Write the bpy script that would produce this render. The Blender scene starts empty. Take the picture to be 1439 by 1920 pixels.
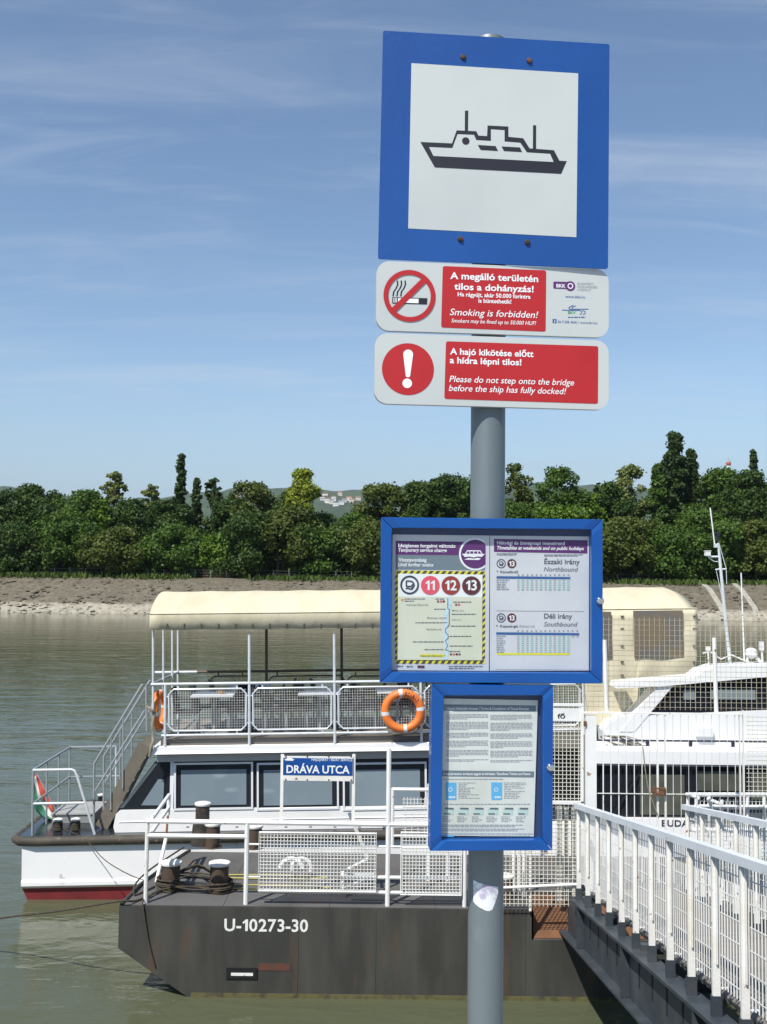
import bpy, math, random
import numpy as np
from mathutils import Vector, Matrix
random.seed(7)
rng = np.random.default_rng(7)
pi = math.pi
scene = bpy.context.scene
COL = scene.collection

# ------------------------------------------------------------------ camera, sky, sun, exposure
F, EYE = 1900.0, 5.96                       # focal length in pixels of a 1439 x 1920 frame, eye height above the river
PITCH, ROLL = math.atan(115 / 1900), 0.011
CAMR = Matrix.Rotation(pi / 2 + PITCH, 3, 'X') @ Matrix.Rotation(ROLL, 3, 'Z')
C0 = Vector((0, 0, EYE))
cam = bpy.data.cameras.new('camera')
cam.sensor_fit = 'VERTICAL'; cam.sensor_height = 36; cam.sensor_width = 27
cam.lens = 36 * F / 1920
cam.clip_start = 0.05; cam.clip_end = 20000
camo = bpy.data.objects.new('camera', cam); COL.objects.link(camo)
camo.matrix_world = Matrix.Translation(C0) @ CAMR.to_4x4()
scene.camera = camo

SUN_AZ, SUN_EL = math.radians(34), math.radians(54)      # behind the camera, to its left
SDIR = Vector((-math.sin(SUN_AZ) * math.cos(SUN_EL), -math.cos(SUN_AZ) * math.cos(SUN_EL), math.sin(SUN_EL)))
world = bpy.data.worlds.new('World'); scene.world = world; world.use_nodes = True
wn = world.node_tree; wn.nodes.clear()
def N(tree, t, **kw):
    n = tree.nodes.new(t)
    for k, v in kw.items(): setattr(n, k, v)
    return n
sky = N(wn, 'ShaderNodeTexSky', sky_type='NISHITA', sun_disc=False)
sky.sun_elevation = SUN_EL; sky.sun_rotation = pi + SUN_AZ
sky.altitude = 100; sky.air_density = 1.12; sky.dust_density = .1; sky.ozone_density = 3.0
tc = N(wn, 'ShaderNodeTexCoord')
sep = N(wn, 'ShaderNodeSeparateXYZ'); wn.links.new(tc.outputs['Generated'], sep.inputs[0])
def M_(op, a, b=None, clamp=False):
    n = N(wn, 'ShaderNodeMath', operation=op, use_clamp=clamp)
    for i, v in enumerate((a, b)):
        if v is None: continue
        if isinstance(v, (int, float)): n.inputs[i].default_value = v
        else: wn.links.new(v, n.inputs[i])
    return n.outputs[0]
zz = M_('ADD', M_('MAXIMUM', sep.outputs[2], 0.0), 0.16)
com = N(wn, 'ShaderNodeCombineXYZ')
wn.links.new(M_('DIVIDE', sep.outputs[0], zz), com.inputs[0]); wn.links.new(M_('DIVIDE', sep.outputs[1], zz), com.inputs[1])
def cloud(scale, sx, sy, rot, lo, hi, dist, loc):
    mp = N(wn, 'ShaderNodeMapping'); wn.links.new(com.outputs[0], mp.inputs[0])
    mp.inputs['Rotation'].default_value = (0, 0, rot); mp.inputs['Scale'].default_value = (sx, sy, 1); mp.inputs['Location'].default_value = loc
    nz = N(wn, 'ShaderNodeTexNoise'); wn.links.new(mp.outputs[0], nz.inputs['Vector'])
    nz.inputs['Scale'].default_value = scale; nz.inputs['Detail'].default_value = 7; nz.inputs['Roughness'].default_value = 0.62; nz.inputs['Distortion'].default_value = dist
    mr = N(wn, 'ShaderNodeMapRange', interpolation_type='SMOOTHSTEP'); wn.links.new(nz.outputs['Fac'], mr.inputs[0])
    mr.inputs[1].default_value = lo; mr.inputs[2].default_value = hi
    return mr.outputs[0]
c1 = cloud(1.5, .42, 1.8, -.42, .45, .78, .7, (3.1, 1.7, 0))
c2 = cloud(4.0, .40, 1.7, -.30, .47, .82, 1.0, (0.4, 5.2, 0))
cl = M_('MULTIPLY', M_('ADD', M_('MULTIPLY', c1, .30), M_('MULTIPLY', c2, .22)), 1.0, True)
mixc = N(wn, 'ShaderNodeMixRGB'); wn.links.new(cl, mixc.inputs[0]); wn.links.new(sky.outputs[0], mixc.inputs[1])
mixc.inputs[2].default_value = (4.9, 5.4, 6.1, 1)
veil = N(wn, 'ShaderNodeMapRange', interpolation_type='SMOOTHSTEP'); wn.links.new(sep.outputs[2], veil.inputs[0])      # thin even veil that deepens towards the horizon
veil.inputs[1].default_value = .21; veil.inputs[2].default_value = -.02; veil.inputs[3].default_value = 0; veil.inputs[4].default_value = .9
mixv = N(wn, 'ShaderNodeMixRGB'); wn.links.new(veil.outputs[0], mixv.inputs[0]); wn.links.new(mixc.outputs[0], mixv.inputs[1]); mixv.inputs[2].default_value = (2.25, 3.08, 4.25, 1)
bg = N(wn, 'ShaderNodeBackground'); bg.inputs[1].default_value = 0.117
wn.links.new(mixv.outputs[0], bg.inputs[0])
wo = N(wn, 'ShaderNodeOutputWorld'); wn.links.new(bg.outputs[0], wo.inputs[0])
sunl = bpy.data.lights.new('sun', 'SUN'); sunl.energy = 5.0; sunl.angle = math.radians(.53); sunl.color = (1, .955, .88)
suno = bpy.data.objects.new('sun', sunl); COL.objects.link(suno); suno.location = (-20, -30, 60)
suno.rotation_euler = SDIR.to_track_quat('Z', 'Y').to_euler()
vs = scene.view_settings
vs.view_transform = 'Standard'; vs.look = 'None'; vs.exposure = 0.2; vs.gamma = 1; vs.use_curve_mapping = False
scene.cycles.max_bounces = 6; scene.cycles.transparent_max_bounces = 12

# ------------------------------------------------------------------ helpers
def at(px, py, Y):
    d = CAMR @ Vector(((px - 719.5) / F, -(py - 960) / F, -1))
    return C0 + d * (Y / d.y)
def ray_plane(px, py, p0, n):
    d = CAMR @ Vector(((px - 719.5) / F, -(py - 960) / F, -1))
    return C0 + d * ((p0 - C0).dot(n) / d.dot(n))

MATS = {}
def srgb(r, g, b):
    f = lambda c: (c / 255 / 12.92) if c / 255 <= .04045 else ((c / 255 + .055) / 1.055) ** 2.4
    return (f(r), f(g), f(b))
def mat(name, col, rough=.6, metal=0.0, col2=None, scale=4.0, lo=.45, hi=.7, spots=None, sscale=9.0, slo=.62, shi=.68,
        bump=0.0, bscale=30.0, coat=0.0, spec=.5, stretch=(1, 1, 1), detail=6):
    """Principled material; col2 = broad tone drift, spots = rust or dirt patches with sharper edges."""
    if name in MATS: return MATS[name]
    m = bpy.data.materials.new(name); m.use_nodes = True; t = m.node_tree
    p = t.nodes['Principled BSDF']
    p.inputs['Base Color'].default_value = (*col, 1); p.inputs['Roughness'].default_value = rough
    p.inputs['Metallic'].default_value = metal; p.inputs['Specular IOR Level'].default_value = spec
    p.inputs['Coat Weight'].default_value = coat
    tcn = N(t, 'ShaderNodeTexCoord'); mp = N(t, 'ShaderNodeMapping'); mp.inputs['Scale'].default_value = stretch
    t.links.new(tcn.outputs['Object'], mp.inputs[0])
    cur = None
    def noise(sc, dt=detail):
        n = N(t, 'ShaderNodeTexNoise'); n.inputs['Scale'].default_value = sc; n.inputs['Detail'].default_value = dt
        t.links.new(mp.outputs[0], n.inputs['Vector']); return n.outputs['Fac']
    def rng_(x, a, b):
        r = N(t, 'ShaderNodeMapRange'); t.links.new(x, r.inputs[0]); r.inputs[1].default_value = a; r.inputs[2].default_value = b
        return r.outputs[0]
    def mixin(fac, a, c):
        mx = N(t, 'ShaderNodeMixRGB'); t.links.new(fac, mx.inputs[0])
        if a is None: mx.inputs[1].default_value = (*col, 1)
        else: t.links.new(a, mx.inputs[1])
        mx.inputs[2].default_value = (*c, 1); return mx.outputs[0]
    if col2: cur = mixin(rng_(noise(scale), lo, hi), cur, col2)
    if spots: cur = mixin(rng_(noise(sscale, 8), slo, shi), cur, spots)
    if cur is not None: t.links.new(cur, p.inputs['Base Color'])
    if bump:
        b = N(t, 'ShaderNodeBump'); b.inputs['Strength'].default_value = bump; b.inputs['Distance'].default_value = .02
        t.links.new(noise(bscale), b.inputs['Height']); t.links.new(b.outputs[0], p.inputs['Normal'])
    MATS[name] = m; return m

def leafmat(name, c1, c2, scale=.35):
    m = bpy.data.materials.new(name); m.use_nodes = True; t = m.node_tree
    p = t.nodes['Principled BSDF']; p.inputs['Roughness'].default_value = .55; p.inputs['Specular IOR Level'].default_value = .25
    tcn = N(t, 'ShaderNodeTexCoord'); n = N(t, 'ShaderNodeTexNoise'); n.inputs['Scale'].default_value = scale; n.inputs['Detail'].default_value = 9; n.inputs['Roughness'].default_value = .68
    t.links.new(tcn.outputs['Object'], n.inputs['Vector'])
    r = N(t, 'ShaderNodeMapRange'); t.links.new(n.outputs['Fac'], r.inputs[0]); r.inputs[1].default_value = .38; r.inputs[2].default_value = .64
    mx = N(t, 'ShaderNodeMixRGB'); t.links.new(r.outputs[0], mx.inputs[0]); mx.inputs[1].default_value = (*c1, 1); mx.inputs[2].default_value = (*c2, 1)
    t.links.new(mx.outputs[0], p.inputs['Base Color'])
    tr = N(t, 'ShaderNodeBsdfTranslucent'); t.links.new(mx.outputs[0], tr.inputs[0])
    ms = N(t, 'ShaderNodeMixShader'); ms.inputs[0].default_value = .28
    t.links.new(p.outputs[0], ms.inputs[1]); t.links.new(tr.outputs[0], ms.inputs[2])
    t.links.new(ms.outputs[0], t.nodes['Material Output'].inputs[0])
    MATS[name] = m; return m

def link(o, parent=None):
    COL.objects.link(o)
    if parent is not None: o.parent = parent
    return o
WM = {}                                        # world matrices of things that carry one
def thing(name, label, cat, loc=(0, 0, 0), group=None, mw=None):
    o = bpy.data.objects.new(name, None); o.empty_display_size = .1
    COL.objects.link(o); m = mw if mw is not None else Matrix.Translation(Vector(loc))
    o.matrix_world = m; WM[o.name] = m
    o['label'] = label; o['category'] = cat
    if group: o['group'] = group
    return o
def tag(o, label, cat, group=None):
    o['label'] = label; o['category'] = cat
    if group: o['group'] = group
    return o
def struct(o): o['kind'] = 'structure'; return o

class MB:
    def __init__(s): s.v = []; s.f = []; s.mi = []; s.cur = 0
    def add(s, vs, fs):
        b = len(s.v); s.v += [tuple(v) for v in vs]
        for f in fs: s.f.append([b + i for i in f]); s.mi.append(s.cur)
        return s
    def box(s, c, d, rot=None):
        c = Vector(c); vs = []
        for x in (-.5, .5):
            for y in (-.5, .5):
                for z in (-.5, .5):
                    q = Vector((x * d[0], y * d[1], z * d[2]))
                    vs.append(c + (rot @ q if rot else q))
        return s.add(vs, [(0, 1, 3, 2), (4, 6, 7, 5), (0, 4, 5, 1), (2, 3, 7, 6), (0, 2, 6, 4), (1, 5, 7, 3)])
    def span(s, a, b):
        a, b = Vector(a), Vector(b)
        return s.box((a + b) / 2, [abs(b[i] - a[i]) for i in range(3)])
    def bar(s, a, b, w, h, up=(0, 0, 1)):
        a, b = Vector(a), Vector(b); d = (b - a).normalized(); up = Vector(up)
        x = d.cross(up)
        if x.length < 1e-4: x = d.cross(Vector((0, 1, 0)))
        x.normalize(); u = x.cross(d)
        vs = [p + x * (i * w / 2) + u * (j * h / 2) for p in (a, b) for i, j in ((-1, -1), (1, -1), (1, 1), (-1, 1))]
        return s.add(vs, [(3, 2, 1, 0), (4, 5, 6, 7), (0, 1, 5, 4), (1, 2, 6, 5), (2, 3, 7, 6), (3, 0, 4, 7)])
    def tube(s, pts, r, n=8, closed=False, caps=True):
        pts = [Vector(p) for p in pts]; k = len(pts); rings = []
        ref = None
        for i, p in enumerate(pts):
            if closed: d = (pts[(i + 1) % k] - pts[i - 1])
            else: d = pts[min(i + 1, k - 1)] - pts[max(i - 1, 0)]
            d.normalize()
            if ref is None:
                ref = d.cross(Vector((0, 0, 1)))
                if ref.length < 1e-3: ref = d.cross(Vector((0, 1, 0)))
            ref = ref - d * ref.dot(d)
            if ref.length < 1e-5: ref = d.orthogonal()
            ref.normalize(); u = d.cross(ref)
            rr = r[i] if isinstance(r, (list, tuple)) else r
            rings.append([p + ref * (rr * math.cos(2 * pi * j / n)) + u * (rr * math.sin(2 * pi * j / n)) for j in range(n)])
        vs = [v for g in rings for v in g]; fs = []
        for i in range(k if closed else k - 1):
            a, b = i * n, ((i + 1) % k) * n
            for j in range(n): fs.append((a + j, a + (j + 1) % n, b + (j + 1) % n, b + j))
        if caps and not closed:
            fs.append(tuple(range(n - 1, -1, -1))); fs.append(tuple((k - 1) * n + j for j in range(n)))
        return s.add(vs, fs)
    def lathe(s, prof, c=(0, 0, 0), n=20, axis='Z'):
        c = Vector(c); vs = []; fs = []
        for r, z in prof:
            for j in range(n):
                a = 2 * pi * j / n; x, y = r * math.cos(a), r * math.sin(a)
                vs.append(c + (Vector((x, y, z)) if axis == 'Z' else Vector((x, z, y))))
        for i in range(len(prof) - 1):
            for j in range(n): fs.append((i * n + j, i * n + (j + 1) % n, (i + 1) * n + (j + 1) % n, (i + 1) * n + j))
        fs.append(tuple(range(n - 1, -1, -1))); fs.append(tuple((len(prof) - 1) * n + j for j in range(n)))
        return s.add(vs, fs)
    def prism(s, poly, vec):
        a = [Vector(p) for p in poly]; vec = Vector(vec); n = len(a)
        return s.add(a + [p + vec for p in a], [tuple(range(n)), tuple(range(2 * n - 1, n - 1, -1))] + [(i, i + n, (i + 1) % n + n, (i + 1) % n) for i in range(n)])
    def poly(s, pts): return s.add(pts, [tuple(range(len(pts)))])
    def grid(s, o, u, v, nu, nv, r, inset=0.0):
        o, u, v = Vector(o), Vector(u), Vector(v)
        def wire(a, b, off):
            d = (b - a).normalized(); x = d.orthogonal().normalized(); y = d.cross(x)
            vs = [p + x * (r * math.cos(t)) + y * (r * math.sin(t)) for p in (a, b) for t in (0, 2.0944, 4.18879)]
            s.add(vs, [(0, 1, 4, 3), (1, 2, 5, 4), (2, 0, 3, 5)])
        for i in range(nu):
            t = (i + .5) / nu; wire(o + u * t, o + u * t + v, 0)
        for j in range(nv):
            t = (j + .5) / nv; wire(o + v * t, o + v * t + u, 0)
        return s
    def build(s, name, m, parent=None, smooth=False, local=False):
        me = bpy.data.meshes.new(name)
        vs = s.v
        if parent is not None and not local:
            top = parent
            while top.parent is not None: top = top.parent
            inv = WM.get(top.name, Matrix.Identity(4)).inverted()
            vs = [tuple(inv @ Vector(v)) for v in vs]
        me.from_pydata(vs, [], s.f); me.update()
        ms = m if isinstance(m, (list, tuple)) else [m]
        for k in ms: me.materials.append(k)
        if len(ms) > 1: me.polygons.foreach_set('material_index', s.mi)
        import bmesh
        bm = bmesh.new(); bm.from_mesh(me); bmesh.ops.recalc_face_normals(bm, faces=bm.faces); bm.to_mesh(me); bm.free()
        if smooth:
            me.polygons.foreach_set('use_smooth', [True] * len(me.polygons))
            me.set_sharp_from_angle(angle=math.radians(40))
        o = bpy.data.objects.new(name, me)
        link(o, parent)
        return o
def solo(o, label, cat, group=None): return tag(o, label, cat, group)
def np_mesh(name, verts, quads, m, parent=None):
    me = bpy.data.meshes.new(name); nv, nq = len(verts), len(quads)
    me.vertices.add(nv); me.vertices.foreach_set('co', verts.astype(np.float32).ravel())
    me.loops.add(nq * 4); me.loops.foreach_set('vertex_index', quads.astype(np.int32).ravel())
    me.polygons.add(nq); me.polygons.foreach_set('loop_start', np.arange(0, nq * 4, 4, dtype=np.int32))
    me.update(calc_edges=True); me.materials.append(m)
    o = bpy.data.objects.new(name, me); link(o, parent); return o

# lettering ---------------------------------------------------------
def raw_text(body, bold, italic):
    c = bpy.data.curves.new('lettering', 'FONT'); c.body = body; c.resolution_u = 3
    c.offset = .022 if bold else .004; c.shear = .22 if italic else 0; c.fill_mode = 'FRONT'
    o = bpy.data.objects.new('lettering', c); COL.objects.link(o)
    dg = bpy.context.evaluated_depsgraph_get(); dg.update()
    me = bpy.data.meshes.new_from_object(o.evaluated_get(dg))
    bpy.data.objects.remove(o); bpy.data.curves.remove(c)
    vs = [(v.co.x, v.co.y) for v in me.vertices]; fs = [tuple(p.vertices) for p in me.polygons]
    bpy.data.meshes.remove(me); return vs, fs
ONE = ([(.0, .50), (.20, .68), (.33, .68), (.33, 0), (.17, 0), (.17, .50), (.06, .41)], [(0, 1, 5, 6), (1, 2, 3, 4, 5)])
def text_flat(body, bold=False, italic=False):
    """Verts normalised so that x spans 0..1; y in cap heights. A flagged 1 replaces the font's bare stroke."""
    if '1' in body:
        vs, fs, x = [], [], 0
        for ch in body:
            if ch == ' ': x += .28; continue
            a, b = ONE if ch == '1' else raw_text(ch, bold, italic)
            x0 = min(p[0] for p in a); w = max(p[0] for p in a) - x0; k = len(vs)
            vs += [(p[0] - x0 + x, p[1]) for p in a]; fs += [tuple(i + k for i in f) for f in b]; x += w + .07
    else: vs, fs = raw_text(body, bold, italic)
    x0, x1 = min(p[0] for p in vs), max(p[0] for p in vs)
    return [((p[0] - x0) / (x1 - x0), p[1] / .68) for p in vs], fs

class Panel:
    """A flat board: pixel corners (TL, TR, BR, BL) give the layout of what is printed on it in metres on its own face."""
    def __init__(s, corners, mw, w, h):
        s.mw, s.w, s.h = mw, w, h
        src = corners; dst = [(-w / 2, h / 2), (w / 2, h / 2), (w / 2, -h / 2), (-w / 2, -h / 2)]
        A = []; b = []
        for (x, y), (u, v) in zip(src, dst):
            A.append([x, y, 1, 0, 0, 0, -u * x, -u * y]); b.append(u)
            A.append([0, 0, 0, x, y, 1, -v * x, -v * y]); b.append(v)
        s.H = np.append(np.linalg.solve(np.array(A, float), np.array(b, float)), 1).reshape(3, 3)
        s.k = 0
    def L(s, px, py):
        q = s.H @ np.array([px, py, 1.0]); return q[0] / q[2], q[1] / q[2]
    def P(s, pts, y): return [(s.L(*p)[0], y, s.L(*p)[1]) for p in pts]
    def pl(s, mb, pts, lay): return mb.poly(s.P(pts, -.0005 * lay))
    def disc(s, mb, c, r, lay, n=40, r2=0, clipx=None):
        cx, cz = s.L(*c); rr = r * s.w / s.pw; y = -.0005 * lay
        def P(k, q):
            x = cx + q * math.cos(k); z = cz + q * math.sin(k)
            if clipx is not None: x = min(x, clipx)
            return (x, y, z)
        o = [P(2 * pi * i / n, rr) for i in range(n)]
        if not r2: return mb.poly(o)
        q = r2 * s.w / s.pw; i_ = [P(2 * pi * i / n, q) for i in range(n)]
        return mb.add(o + i_, [(i, (i + 1) % n, n + (i + 1) % n, n + i) for i in range(n)])
    def rrect(s, mb, tl, tr, br, bl, r, lay, n=6, thick=None, y0=None):
        c = [Vector((*s.L(*p),)) for p in (tl, tr, br, bl)]; rr = r * s.w / s.pw; pts = []
        for i in range(4):
            p, a, b = c[i], c[i - 1], c[(i + 1) % 4]
            u, v = (a - p).normalized(), (b - p).normalized()
            for k in range(n + 1):
                t = k / n * pi / 2
                q = p + u * (rr * (1 - math.sin(t))) + v * (rr * (1 - math.cos(t)))
                pts.append((q.x, -.0005 * lay if y0 is None else y0, q.y))
        if thick: return mb.prism(pts, (0, thick, 0))
        return mb.poly(pts)
    def txt(s, mb, body, xl, xr, base, cap, lay, bold=False, italic=False):
        vs, fs = text_flat(body, bold, italic)
        x0, z0 = s.L(xl, base); x1, _ = s.L(xr, base); ch = cap * s.w / s.pw
        return mb.add([(x0 + a * (x1 - x0), -.0005 * lay, z0 + b * ch) for a, b in vs], fs)
    def bars(s, mb, x0, x1, y, h, lay, words=True):
        x = x0
        while x < x1 - 1:
            w = min(random.uniform(3, 9), x1 - x) if words else x1 - x0
            s.pl(mb, [(x, y), (x + w, y), (x + w, y + h), (x, y + h)], lay); x += w + 1.3
        return mb
def panel(corners, x, Y, z, yaw, tilt, roll, w, h):
    mw = Matrix.Translation((x, Y, z)) @ Matrix.Rotation(yaw, 4, 'Z') @ Matrix.Rotation(tilt, 4, 'X') @ Matrix.Rotation(roll, 4, 'Y')
    p = Panel(corners, mw, w, h); p.pw = (corners[1][0] - corners[0][0] + corners[2][0] - corners[3][0]) / 2
    return p
# ------------------------------------------------------------------ materials
m_blue = mat('sign_blue', srgb(22, 72, 140), .38, col2=srgb(27, 79, 149), scale=3, spots=srgb(84, 120, 172), sscale=34, slo=.735, shi=.76, bump=.03, bscale=60)
m_frame = mat('case_blue', srgb(1, 73, 146), .34, col2=srgb(2, 80, 155), scale=5, spots=srgb(6, 44, 110), sscale=11, slo=.70, shi=.74, coat=.2)
m_signwhite = mat('sign_white', srgb(192, 197, 194), .42, col2=srgb(182, 187, 185), scale=2.5, spots=srgb(190, 194, 190), sscale=14, slo=.66, shi=.76)
m_paper = mat('paper', srgb(208, 208, 212), .75, col2=srgb(192, 195, 203), scale=6)
m_paper2 = mat('old_paper', srgb(222, 224, 218), .75, col2=srgb(205, 206, 196), scale=7)
m_mapc = mat('map_tint', srgb(212, 213, 194), .75, col2=srgb(204, 206, 184), scale=8)
m_red = mat('sign_red', srgb(180, 35, 37), .42, col2=srgb(170, 31, 34), scale=4)
m_ink = mat('ink_black', srgb(28, 28, 38), .5)
m_ink2 = mat('ink_grey', srgb(96, 98, 108), .7)
m_ink3 = mat('ink_pale', srgb(150, 154, 162), .7)
m_wprint = mat('print_white', srgb(236, 237, 237), .5)
m_purple = mat('print_purple', srgb(92, 34, 104), .6)
m_greyb = mat('print_grey', srgb(112, 126, 136), .6)
m_navy = mat('print_navy', srgb(40, 44, 66), .6)
m_pink = mat('print_pink', srgb(226, 84, 100), .6)
m_brick = mat('print_brick', srgb(152, 54, 46), .6)
m_maroon = mat('print_maroon', srgb(92, 34, 42), .6)
m_yel = mat('print_yellow', srgb(226, 218, 40), .6)
m_hblack = mat('print_dark', srgb(70, 60, 56), .6)
m_tblue = mat('print_blue', srgb(52, 92, 150), .6)
m_teal = mat('print_teal', srgb(186, 210, 204), .7)
m_lblue = mat('print_sky', srgb(190, 216, 232), .7)
m_card = mat('print_cyan', srgb(92, 178, 224), .6)
m_green = mat('print_green', srgb(60, 160, 120), .6)
m_galv = mat('galvanised_steel', (.165, .20, .21), .45, .25, col2=(.125, .152, .162), scale=5, spots=(.21, .24, .245), sscale=16, slo=.6, shi=.75, bump=.05, bscale=50, stretch=(1, 1, .35))
m_screw = mat('rusty_screw', srgb(84, 60, 50), .6, .5, col2=srgb(130, 90, 70), scale=60)
m_chrome = mat('lock_steel', (.7, .7, .7), .2, 1.0)
m_backing = mat('case_backing', srgb(40, 62, 110), .6, col2=srgb(30, 50, 96), scale=9)
m_edge = mat('panel_edge', srgb(120, 122, 124), .5, .5)

def glass_mat(name, tint=(1, 1, 1), refl=.018):
    m = bpy.data.materials.new(name); m.use_nodes = True; t = m.node_tree; t.nodes.remove(t.nodes['Principled BSDF'])
    tr = N(t, 'ShaderNodeBsdfTransparent'); tr.inputs[0].default_value = (*tint, 1)
    gl = N(t, 'ShaderNodeBsdfGlossy'); gl.inputs['Roughness'].default_value = .04
    lw = N(t, 'ShaderNodeLayerWeight'); pwn = N(t, 'ShaderNodeMath', operation='POWER'); t.links.new(lw.outputs['Facing'], pwn.inputs[0]); pwn.inputs[1].default_value = 4
    ma = N(t, 'ShaderNodeMath', operation='MULTIPLY_ADD'); t.links.new(pwn.outputs[0], ma.inputs[0]); ma.inputs[1].default_value = .6; ma.inputs[2].default_value = refl
    ms = N(t, 'ShaderNodeMixShader'); t.links.new(ma.outputs[0], ms.inputs[0]); t.links.new(tr.outputs[0], ms.inputs[1]); t.links.new(gl.outputs[0], ms.inputs[2])
    t.links.new(ms.outputs[0], t.nodes['Material Output'].inputs[0]); MATS[name] = m; return m
m_glass = glass_mat('case_glass', (.97, .98, .98))

# ------------------------------------------------------------------ the stop pole with its boards and cases
QZ = EYE - 1.6                                    # top of the quay
PX, PY = .2285, 2.22
post = thing('boat_stop_post', 'grey steel stop pole with blue ferry sign, red-and-white boards and two blue notice cases', 'sign post', (PX, PY, QZ))
mb = MB(); mb.lathe([(.038, 0), (.038, 2.787), (.036, 2.80), (.02, 2.806)], (PX, PY, QZ), 28); polo = mb.build('pole', m_galv, post, True)
mb = MB(); mb.lathe([(.10, 0), (.10, .012), (.05, .014), (.045, .05)], (PX, PY, QZ), 20); mb.build('base_flange', m_galv, post, True)
# torn sticker wrapped on the pole
mb = MB(); pts = []
for i in range(9):
    a = math.radians(-139 + i * 10.75)
    pts.append(a)
zt = [5.312, 5.311, 5.309, 5.308, 5.306, 5.305, 5.304, 5.302, 5.300]; zb = [5.268, 5.262, 5.259, 5.256, 5.253, 5.252, 5.255, 5.270, 5.288]
vs_ = [(PX + .0384 * math.cos(a), PY + .0384 * math.sin(a), z) for a, z in zip(pts, zt)] + [(PX + .0384 * math.cos(a), PY + .0384 * math.sin(a), z) for a, z in zip(pts, zb)]
mb.add(vs_, [(i, i + 1, 10 + i, 9 + i) for i in range(8)])
stk = mb.build('sticker', mat('sticker', srgb(222, 226, 226), .6, col2=srgb(176, 170, 190), scale=40, lo=.5, hi=.62), polo, True)
stk['label'] = 'torn white paper sticker'
def board(name, pn, thick, mats, corner_r, edge=m_edge, inset=None):
    mb = MB(); pn.rrect(mb, *pn.corners, corner_r, 0, thick=thick, y0=0)
    o = mb.build(name, mats, post, False, local=True)
    o.matrix_local = WM[post.name].inverted() @ pn.mw
    return o
def clamp(pn, z):
    """steel strap round the pole behind a board"""
    mb = MB()
    for k in range(17):
        pass
    pts = [(PX + .0405 * math.cos(t), PY + .0405 * math.sin(t), z) for t in np.linspace(0, 2 * pi, 20, endpoint=False)]
    mb.tube(pts, .004, 6, closed=True); mb.box((PX, PY - .036, z), (.09, .006, .03))
    mb.build('clamp', m_galv, post)
for z in (6.70, 7.08, 6.556, 6.398, 5.80, 6.0, 5.47, 5.65): clamp(None, z)
def pnl(corners, *a):
    p = panel(corners, *a); p.corners = corners; return p
# --- square ferry sign
ps = pnl([(720, 56), (1143, 84), (1141, 502), (708, 487)], .2371, 2.17, 6.89, .0717, -.0074, .0112, .5059, .5103)
so = board('ferry_sign', ps, .004, m_blue, 4)
so['label'] = 'square blue sign with a black ship on a white field'
mb = MB(); ps.pl(mb, [(773.3, 117.7), (1085.2, 138), (1082, 443.4), (765.8, 429.3)], 1); mb.build('white_field', m_signwhite, so, local=True)
Z1 = lambda pts: [(690 + x / 3.0617, 40 + y / 3.0617) for x, y in pts]
mb = MB()
ps.pl(mb, Z1([(305, 692), (488, 700), (515, 625), (628, 630), (640, 655), (690, 658), (693, 597), (812, 603), (812, 662), (897, 670), (933, 728), (1072, 738), (1103, 798), (1145, 800), (1113, 873), (388, 838)]), 2)
ps.pl(mb, Z1([(563, 512), (582, 512), (580, 629), (562, 628)]), 2); ps.pl(mb, Z1([(953, 595), (971, 596), (970, 731), (952, 730)]), 2)
mb.cur = 1
ps.pl(mb, Z1([(355, 722), (490, 728), (520, 648), (615, 652), (628, 682), (712, 687), (712, 620), (790, 625), (790, 690), (880, 697), (918, 752), (1050, 760), (1070, 806), (380, 773)]), 3)
mb.cur = 0
ps.disc(mb, Z1([(567, 687)])[0], 7, 4); ps.pl(mb, Z1([(636, 710), (738, 716), (752, 744), (652, 738)]), 4); ps.pl(mb, Z1([(772, 718), (878, 724), (890, 750), (786, 744)]), 4)
mb.build('ship_pictogram', [m_ink, m_signwhite], so, local=True)
for c in [(870.6, 107), (994.4, 114.5), (864.7, 449), (990.5, 454)]:
    x, z = ps.L(*c); mb = MB(); mb.lathe([(.0062, 0), (.006, -.002), (.004, -.0045)], (x, -.0006, z), 12, 'Y')
    mb.box((x, -.0052, z), (.0075, .0012, .0014), Matrix.Rotation(.7, 3, 'Y')); mb.build('screw', m_screw, so, local=True)
# --- no-smoking board
pk = pnl([(706, 489), (1142, 505.3), (1141.5, 633.5), (706, 619)], .2347, 2.17, 6.5565, .0987, .0096, -.0029, .513, .1514)
ko = board('no_smoking_board', pk, .012, m_signwhite, 24); ko['label'] = 'white board with red no-smoking ring'
Z2 = lambda x, y: (690 + x / 3.0617, 480 + y / 3.0617)
mb = MB(); pk.rrect(mb, (829.5, 499), (1023.8, 507), (1022.5, 622), (827, 614), 4, 1); mb.build('red_field', m_red, ko, local=True)
mb = MB()
pk.txt(mb, 'A megálló területén', 843.5, 1008.5, 523, 12, 2, True); pk.txt(mb, 'tilos a dohányzás!', 851, 1000, 543, 11.6, 2, True)
pk.txt(mb, 'Ha rágyújt, akár 50.000 forintra', 857.5, 994, 555.6, 7.3, 2, True); pk.txt(mb, 'is büntethetik!', 896.4, 957.8, 567.6, 7.3, 2, True)
mb.build('lettering', m_wprint, ko, local=True); mb = MB()
pk.txt(mb, 'Smoking is forbidden!', 842.9, 1008.5, 591, 12, 2, False, True); pk.txt(mb, 'Smokers may be fined up to 50.000 HUF!', 845.8, 1004.5, 604.6, 7, 2, False, True)
mb.build('lettering', m_wprint, ko, local=True)
mb = MB()
cg = lambda pts: [Z2(*p) for p in pts]
pk.pl(mb, cg([(140, 237), (340, 243), (338, 279), (140, 273)]), 1); mb.cur = 1; pk.pl(mb, cg([(172, 243), (290, 247), (289, 272), (171, 268)]), 2)
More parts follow.
